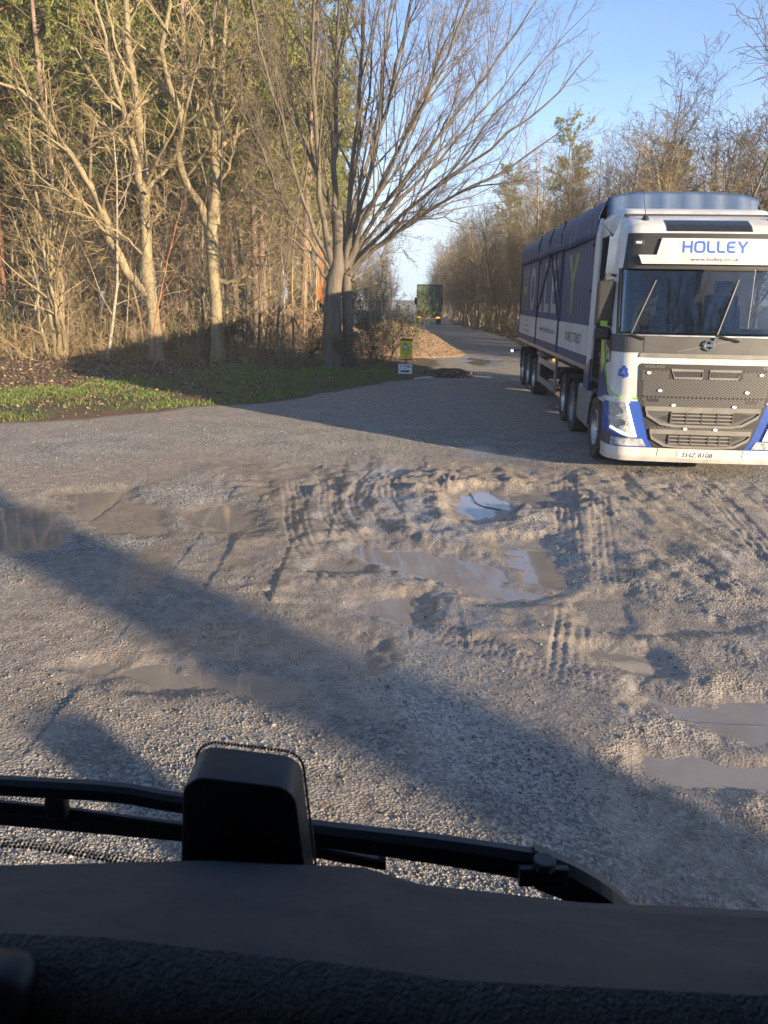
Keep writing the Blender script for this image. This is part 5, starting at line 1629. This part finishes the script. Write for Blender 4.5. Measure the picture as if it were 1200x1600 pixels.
tag(pole, 'short pale pole lying in the grass beside the white board', 'pole')

# ------------------------------------------------------------------ orange digger half hidden behind the big tree
dg_ = empty('excavator', (-4.9, 50.5, gz(-4.9, 50.5)), R(14))
ORG = mat('digger_orange', (.62, .17, .02), rough=.45, col2=(.45, .12, .02), vscale=3)
tag(dg_, 'orange digger half hidden behind the big tree, its arm hanging upright', 'excavator')
for sg in (-1, 1):
    MB().prism([(-1.5, .1), (-1.2, 0), (1.2, 0), (1.5, .1), (1.6, .45), (1.4, .75), (-1.4, .75), (-1.6, .45)], lambda u, v, d, sg=sg: (sg * d, u, v), .75, 1.25).build('crawler_track', RUBBER, dg_, bevel=.05)
MB().box((0, .3, 1.3), (2.2, 2.6, .7)).box((.35, 1.0, 1.75), (1.4, 1.1, .5)).build('house', ORG, dg_, bevel=.08)
cbx = MB().box((-.65, -.35, 2.15), (.9, 1.2, 1.4)).build('operator_cab', BLACKP, dg_, bevel=.06)
MB().box((-.65, -.97, 2.3), (.75, .02, .9)).build('cab_window', TINT, cbx)
bo = MB()
P_ = [(.25, -.8, 1.5), (.2, -1.9, 3.3), (.15, -3.1, 4.3), (.1, -4.2, 4.55)]
for a, b in zip(P_[:-1], P_[1:]): bo.bar(a, b, .34, .34)
bo.build('boom', ORG, dg_, bevel=.03)
sk = MB().bar((.1, -4.1, 4.85), (.05, -4.35, 2.0), .32, .30).build('dipper_arm', ORG, dg_, bevel=.03)
MB().tube([(.1, -3.2, 4.75), (.1, -4.0, 4.95)], .06, 8).tube([(.07, -3.95, 4.5), (.07, -4.05, 2.6)], .05, 8).build('hydraulic_ram', GALV, dg_)
MB().prism([(-4.4, 2.05), (-4.0, 2.0), (-3.6, 1.6), (-3.7, 1.25), (-4.1, 1.15), (-4.75, 1.45), (-4.2, 1.45), (-4.0, 1.6)], lambda u, v, d: (d, u, v), -.4, .5).build('bucket', STEEL, dg_, bevel=.02)

# ------------------------------------------------------------------ shrubs with small leaves, brush, log
LEAFG = mat('shrub_leaf', (1, 1, 1), rough=.6, attr=True, twosided=.25)
def shrub(name, x, y, h, wd, nst, seed, label, leafc, nleaf):
    rng = np.random.default_rng(seed)
    root = empty(name, (x, y, gz(x, y) - .02))
    a = rng.random(nst) * 6.283
    P0 = np.stack([np.cos(a) * wd * .15, np.sin(a) * wd * .15, np.zeros(nst)], 1)
    D = np.stack([np.cos(a) * wd * .4, np.sin(a) * wd * .4, np.full(nst, h * .8)], 1) + rng.normal(0, .2, (nst, 3))
    P1, R1 = grow(rng, P0, D, np.full(nst, h) * (.7 + .5 * rng.random(nst)), np.full(nst, .016), np.full(nst, .005), 8, .10, .02)
    p, d, ln, r = spawn(rng, P1, R1, 9, .15, 1, 45, 12, .35, .6, .03, .005)
    P2, R2 = grow(rng, p, d, ln, r, r * .5, 5, .15, .02)
    p, d, ln, r = spawn(rng, P2, R2, 4, .2, 1, 50, 12, .5, .6, .02, .004)
    P3, R3 = grow(rng, p, d, ln, r, r * .6, 3, .18, .02)
    link('stems', part_mesh('stems', [tubes(P1, R1, 5), tubes(P2, R2, 3), tubes(P3, R3, 3)]), TWIG_BROWN, root)
    tips = np.concatenate([P2[:, 2:].reshape(-1, 3), P3[:, 1:].reshape(-1, 3)])
    k = rng.integers(0, len(tips), nleaf)
    c = tips[k] + rng.normal(0, .05, (nleaf, 3))
    t = unit(rng.normal(0, 1, (nleaf, 3)))
    b = unit(np.cross(t, rng.normal(0, 1, (nleaf, 3))))
    s = (.022 + .03 * rng.random(nleaf))[:, None]
    V = np.stack([c - t * s, c + b * s * .5, c + t * s, c - b * s * .5], 1).reshape(-1, 3)
    g = rng.random((nleaf, 1))
    col = np.array(leafc[0]) * (1 - g) + np.array(leafc[1]) * g
    link('foliage', mesh_np('foliage', V, [np.arange(nleaf * 4).reshape(-1, 4)], np.repeat(col, 4, 0)), LEAFG, root)
    tag(root, label, 'shrub')
GRN = ((.05, .085, .025), (.12, .14, .045))
OLV = ((.13, .13, .05), (.22, .19, .07))
shrub('shrub', -.2, 30.2, 2.9, 2.2, 16, 61, 'green-leaved shrub beside the big trunk, behind the yellow sign', GRN, 2000)
shrub('shrub', .55, 32.6, 2.4, 2.0, 14, 62, 'small green shrub at the mound, beyond the signs', GRN, 1500)
shrub('shrub', -.75, 27.6, 1.5, 1.5, 14, 63, 'low brown thorny shrub at the foot of the big tree', OLV, 1400)
shrub('shrub', -3.3, 29.6, 1.8, 2.4, 16, 64, 'low tangled shrub on the wood side of the big trunk', OLV, 1800)
shrub('shrub', -6.9, 31.2, 1.9, 2.0, 14, 65, 'dark evergreen shrub behind the low-forked tree', GRN, 3600)
shrub('shrub', -14.5, 32.5, 1.6, 2.6, 14, 66, 'low green shrub behind the cluster of thin stems', GRN, 2600)
for i in range(22):
    y = 27 + 75 * rs.random() ** 1.5
    x = float(np.interp(y, RV_Y, RV_X)) + .5 + 1.3 * rs.random()
    shrub('shrub', x, y, .9 + 1.0 * rs.random(), 2.2, 9, 700 + i, 'low scrubby shrub on the far verge of the track', (GRN, OLV)[i % 2], 900)
for o in bpy.data.objects:
    if o.get('label') == 'low scrubby shrub on the far verge of the track': o['group'] = 'shrubs on the far verge'

def brush():
    """Tangle of thin dead stalks and twigs on the floor of the wood."""
    rng = np.random.default_rng(71)
    N = 2400
    y = 27.5 + 24 * rng.random(N) ** 1.3
    x = -2.4 - rng.random(N) * (.47 * y)
    ok = x < np.interp(y, LV_Y, LV_X) - 2.2
    x, y = x[ok], y[ok]
    N = len(x)
    P0 = np.stack([x, y, ground(x, y) - .03], 1)
    D = rng.normal(0, .55, (N, 3)) + np.array([0, 0, 1.0])
    ln = .5 + 1.9 * rng.random(N) ** 1.6
    P1, R1 = grow(rng, P0, D, ln, np.full(N, .009), np.full(N, .004), 5, .22, -.05)
    p, d, l2, r = spawn(rng, P1, R1, 3, .25, 1, 50, 15, .45, .7, 0, .004)
    P2, R2 = grow(rng, p, d, l2, r, r * .6, 2, .2, -.02)
    V, F = merge([tubes(P1, R1, 3), tubes(P2, R2, 3)])
    o = link('undergrowth', mesh_np('undergrowth', V, [F]), TWIG_GOLD)
    tag(o, 'tangle of dead stalks on the floor of the wood', 'undergrowth', kind='stuff')
brush()

lg = empty('fallen_branch', (-13.6, 29.0, gz(-13.6, 29.0)))
MB().tube([(-2.4, -.2, .25), (-1.4, 0, .32), (-.4, .1, .22), (.6, 0, .08), (1.3, -.3, .05)], [.07, .075, .07, .055, .03], 8).build('bough', BARK_GREY, lg, smooth=True)
MB().tube([(-.4, .1, .22), (-.2, -.4, .1), (.1, -.9, .03)], [.045, .035, .02], 6).tube([(-1.4, 0, .32), (-1.9, .3, .55), (-2.6, .3, .62)], [.04, .03, .015], 6).build('side_branch', BARK_GREY, lg, smooth=True)
tag(lg, 'dark fallen branch lying on the leaf litter at the wood edge', 'branch')

# ------------------------------------------------------------------ grass and fallen leaves on the verge
def verge():
    rng = np.random.default_rng(81)
    N = 140000
    y = 11 + 20 * rng.random(N) ** 1.1
    xb = np.interp(y, LV_Y, LV_X)
    dx = rng.random(N) ** .8 * 7.5
    x = xb - dx
    z, wet, mud, veg, trk = ground(x, y, True)
    d = dx * .78
    prob = sstep(.02, .4, d) * sstep(6.5, 2.8, d) * np.clip(.5 + 1.6 * fbm(x, y, 1.1, 4, 83), .03, 1) * sstep(30, 24, y) * (x > -.62 * y - 3)
    k = rng.random(N) < prob
    x, y, z = x[k], y[k], z[k]
    N = len(x)
    h = (.03 + .09 * rng.random(N) ** 1.5) * (.6 + .8 * np.clip(fbm(x, y, .8, 3, 85) + .5, 0, 1))
    a = rng.random(N) * 6.283
    w_ = .006 + .006 * rng.random(N)
    lean = rng.normal(0, .55, (N, 2)) * h[:, None]
    B = np.stack([x, y, z - .005], 1)
    sd = np.stack([np.cos(a) * w_, np.sin(a) * w_, np.zeros(N)], 1)
    T = B + np.stack([lean[:, 0], lean[:, 1], h], 1)
    M = (B + T) / 2 + np.stack([-lean[:, 0] * .15, -lean[:, 1] * .15, h * .12], 1)
    V = np.stack([B - sd, B + sd, M + sd * .8, M - sd * .8, T], 1)
    i5 = (np.arange(N) * 5)[:, None]
    Q = i5 + np.array([[0, 1, 2, 3]])
    Tt = i5 + np.array([[3, 2, 4]])
    g = rng.random((N, 1))
    col = np.array([.09, .16, .025]) * (1 - g) + np.array([.22, .29, .07]) * g
    dead = rng.random(N) < .12
    col[dead] = np.array([.30, .23, .11])
    o = link('grass', mesh_np('grass', V.reshape(-1, 3), [Q, Tt], np.repeat(col, 5, 0)), mat('grass_blade', (1, 1, 1), rough=.6, attr=True, twosided=.35))
    tag(o, 'short rough grass along the edge of the yard', 'grass', kind='stuff')
    # leaves
    N = 52000
    y = 12 + 34 * rng.random(N) ** 1.2
    xb = np.interp(y, LV_Y, LV_X)
    dx = rng.random(N) ** .9 * (5 + .45 * y)
    x = xb - dx
    k = (rng.random(N) < np.clip(-.1 + dx * .19, .03, 1)) & (x > -.62 * y - 3)
    x, y = x[k], y[k]
    P = np.stack([x, y, ground(x, y) + .012], 1)
    o = leaf_bits('leaf_litter', P, len(x), rng, .045, None)
    tag(o, 'brown fallen leaves covering the floor of the wood', 'leaves', kind='stuff')
    # far verge
    N = 16000
    y = 26 + 60 * rng.random(N) ** 1.3
    x = np.interp(y, RV_Y, RV_X) - .1 + 6 * rng.random(N)
    P = np.stack([x, y, ground(x, y) + .02], 1)
    o = leaf_bits('leaf_litter', P, len(x), rng, .07, None, ((.20, .12, .06), (.12, .10, .04), (.07, .10, .03)))
    tag(o, 'brown leaves and weeds on the far verge of the track', 'leaves', kind='stuff')
verge()

# ------------------------------------------------------------------ the vehicle the picture is taken from
own = empty('lorry_cab', (0, 0, 0))
tag(own, 'dark dashboard and wipers of the cab the picture is taken from', 'cab')
DASH = mat('dash_plastic', (.018, .024, .034), rough=.7, col2=(.026, .031, .040), vscale=14, bump=.15, bscale=400)
DASHT = mat('dash_grain', (.075, .070, .060), rough=.65, col2=(.14, .13, .108), vscale=120, bump=.6, bscale=300)
DX = [-1.65, -.60, -.41, -.2, -.02, .06, .285, .42, .62]
ZF = [1.76, 1.79, 1.80, 1.81, 1.803, 1.777, 1.752, 1.748, 1.74]
ZN = [1.95, 1.955, 1.955, 1.950, 1.929, 1.917, 1.908, 1.915, 1.93]
def dash_part(name, prof, m):
    xs = np.linspace(-1.6, .62, 112)
    V, F = [], []
    for x in xs:
        zf, zn = float(np.interp(x, DX, ZF)), float(np.interp(x, DX, ZN))
        for y, a, b, c in prof:
            V.append((x, y, a * zf + b * zn + c))
    n = len(prof)
    for i in range(len(xs) - 1):
        for k_ in range(n - 1):
            F.append((i * n + k_, (i + 1) * n + k_, (i + 1) * n + k_ + 1, i * n + k_ + 1))
    b_ = MB(); b_.add(V, F)
    o = b_.build(name, m, own, smooth=True)
    return o
dt = dash_part('dash_top', [(.93, 1, 0, -.16), (.80, 1, 0, -.055), (.745, 1, 0, -.012), (.72, 1, 0, 0), (.66, .78, .22, .004), (.56, .38, .62, .006), (.50, .12, .88, .004), (.475, 0, 1, 0)], DASH)
dash_part('dash_face', [(.475, 0, 1, 0), (.465, 0, 1, -.003), (.455, 0, 1, -.008), (.445, 0, 1, -.0145), (.436, 0, 1, -.024), (.431, 0, 1, -.05), (.45, 0, 1, -.06)], DASHT)
MB().box((-.30, .52, 1.62), (1.9, .16, .42)).build('lower_panel', DASH, own, bevel=.02)
MB().prism([(-.30, 0), (-.135, 0), (-.145, .03), (-.30, .03)], lambda u, v, d: (u, d, 1.895 + v), .36, .422).build('lit_instrument_patch', mat('lit_taupe', (.30, .27, .22), rough=.5), own, bevel=.012)  # pale piece: the lit instrument area put into colour and shape
MB().box((-.335, .445, 1.93), (.20, .05, .05)).build('dash_speaker', BLACKP, own, bevel=.024, segs=5, smooth=True)
# rounded sensor housing against the glass
hb = MB()
out2 = []
for (x0_, z0_, r_, a0, a1) in ((-.088, 1.66, .004, -90, 0), (-.125, 1.82, .028, 0, 90), (-.205, 1.832, .026, 90, 180), (-.243, 1.66, .004, 180, 270)):
    for i in range(6):
        t = R(a0 + (a1 - a0) * i / 5)
        out2.append((x0_ + r_ * math.cos(t), z0_ + r_ * math.sin(t)))
hb.prism(out2, lambda u, v, d: (u, d + (v - 1.66) * -.10, v), .83, .90)
hb.build('sensor_housing', mat('housing_black', (.012, .012, .013), rough=.45), own, smooth=True, bevel=.012, segs=3)
dots = MB()
ctr = np.mean(np.array(out2), 0)
Pd = np.array([ctr + (np.array(p) - ctr) * 1.012 for p in out2[5:19]])
seg = np.linalg.norm(np.diff(Pd, axis=0), axis=1)
cum = np.concatenate([[0], np.cumsum(seg)])
for s_ in np.arange(0, cum[-1], .0042):
    u_, v_ = np.interp(s_, cum, Pd[:, 0]), np.interp(s_, cum, Pd[:, 1])
    dots.cyl((u_, .905 - (v_ - 1.66) * .10, v_), (u_, .908 - (v_ - 1.66) * .10, v_), .0019, 6)
for i in range(90):
    u_ = -.62 + i * .0056
    for rw in range(3):
        zz = 1.668 + .030 * sstep(-.28, -.5, u_) + rw * .0052 - .02
        dots.cyl((u_ + .0028 * (rw % 2), .915, zz), (u_ + .0028 * (rw % 2), .917, zz), .0023 - .0005 * rw, 6)
do = dots.build('glass_edge_dots', BLACKP, own)
do['kind'] = 'stuff'
MB().box((-.5, .94, 1.36), (2.2, .012, .10)).build('glass_edge_band', BLACKP, own)
# wipers outside
def strap(name, pts, hs, dep, m, parent):
    """A bar of height hs along pts, with a lighter bevelled top edge."""
    b_ = MB()
    V, F = [], []
    sec = [(-.5, -.5), (.5, -.5), (.5, .25), (.2, .5), (-.2, .5), (-.5, .25)]
    n = len(sec)
    for (x, y, z), h_ in zip(pts, hs):
        for a_, c_ in sec:
            V.append((x, y + a_ * dep, z + c_ * h_))
    for i in range(len(pts) - 1):
        for k_ in range(n):
            F.append((i * n + k_, i * n + (k_ + 1) % n, (i + 1) * n + (k_ + 1) % n, (i + 1) * n + k_))
    F += [tuple(range(n)), tuple(reversed(range((len(pts) - 1) * n, len(pts) * n)))]
    b_.add(V, F)
    return b_.build(name, m, parent, smooth=False)
WB = mat('wiper_black', (.020, .021, .024), rough=.42, col2=(.03, .03, .033), vscale=8)
wa = strap('wiper_arm', resample([(.43, 1.0, 1.43), (.393, .99, 1.49), (.345, .98, 1.548), (.286, .98, 1.588), (.225, .98, 1.615)], 14).tolist(), [.055] * 14, .04, WB, own)
wr = strap('wiper_rod', resample([(.245, .98, 1.612), (.099, .98, 1.637), (-.104, .98, 1.664), (-.267, .985, 1.683)], 10).tolist(), np.linspace(.042, .022, 10), .03, WB, own)
MB().cyl((.235, .955, 1.628), (.235, .955, 1.642), .016, 14).box((.235, .957, 1.612), (.07, .012, .03)).build('wiper_joint', WB, wa, bevel=.003)
w2 = strap('wiper_rod', resample([(-.20, .99, 1.690), (-.30, .985, 1.706), (-.36, .98, 1.722), (-.45, .98, 1.727), (-.62, .98, 1.734)], 12).tolist(), [.022] * 12, .024, WB, own)
w3 = strap('wiper_blade', [(.012, 1.0, 1.598), (-.104, 1.0, 1.621), (-.288, 1.0, 1.645), (-.45, 1.0, 1.660), (-.75, 1.0, 1.685)], [.018, .02, .024, .026, .026], .02, RUBBER, own)
strap('blade_spine', [(.0, .985, 1.612), (-.104, .985, 1.634), (-.288, .985, 1.662), (-.45, .985, 1.684), (-.75, .985, 1.712)], [.006, .008, .012, .014, .014], .014, WB, w3)
MB().box((-.455, .975, 1.70), (.03, .02, .035)).build('blade_clip', WB, w3, bevel=.006)
# cab shell round the driver: roof, rear wall, doors, floor, pillars
CABM = mat('cab_lining_grey', (.09, .09, .092), rough=.8, col2=(.07, .07, .072), vscale=3)
MB().box((-.5, -.35, 3.05), (2.5, 2.2, .06)).build('roof', CABM, own)
MB().box((-.5, -1.45, 2.0), (2.5, .06, 2.1)).build('rear_wall', CABM, own)
for x in (-1.74, .74):
    if x > 0: MB().box((x, -.3, 1.95), (.05, 2.3, 2.2)).build('door', CABM, own)  # unseen door made without a window to keep sun off the dash
    else: MB().box((x, -.3, 1.40), (.05, 2.3, 1.1)).box((x, -.3, 2.9), (.05, 2.3, .3)).box((x, -1.0, 2.35), (.05, .9, .8)).build('door', CABM, own)
    MB().bar((x, .86, 1.7), (x, .72, 3.05), .07, .09).build('windscreen_pillar', CABM, own)
MB().box((-.5, -.3, .95), (2.5, 2.4, .08)).build('floor', CABM, own)
MB().box((-.5, 1.0, 1.0), (2.5, .06, .5)).build('front_panel', WHITE, own)

# thicker back of the wood
for i in range(50):
    y = rs.uniform(48, 92)
    x = rs.uniform(-.52 * y - 6, -.09 * y - 2.5)
    place('broadleaf_tree', BARE[rs.randrange(5)], BARK_GREY, (TWIG_BROWN, TWIG_GOLD)[i % 2], x, y, 'bare broadleaf tree standing deep among the pines', 'bare trees deep in the wood', 'tree', .7 + .5 * rs.random(), rng=rs, tilt=.03)

for i in range(26):
    y = rs.uniform(58, 150)
    x = rs.uniform(-.06 * y - 3, min(1.0, -1.5 + .02 * y))
    place('broadleaf_tree', BARE[rs.randrange(5)], BARK_GREY, (TWIG_BROWN, TWIG_GOLD)[i % 2], x, y, 'bare tree along the wood side of the track beyond the mound', 'trees beyond the mound', 'tree', .6 + .35 * rs.random(), rng=rs, tilt=.03)

# ------------------------------------------------------------------ thin morning haze in the air
hz = MB().box((0, 120, 13.5), (300, 400, 34)).build('haze', None)
hm = bpy.data.materials.new('haze')
hm.use_nodes = True
hn = hm.node_tree.nodes
hn.remove(hn['Principled BSDF'])
pv = hn.new('ShaderNodeVolumePrincipled')
pv.inputs['Color'].default_value = (.95, .96, 1, 1)
pv.inputs['Density'].default_value = .0010
hm.node_tree.links.new(pv.outputs['Volume'], hn['Material Output'].inputs['Volume'])
hz.data.materials.append(hm)
tag(hz, 'thin haze in the morning air', 'haze', kind='stuff')
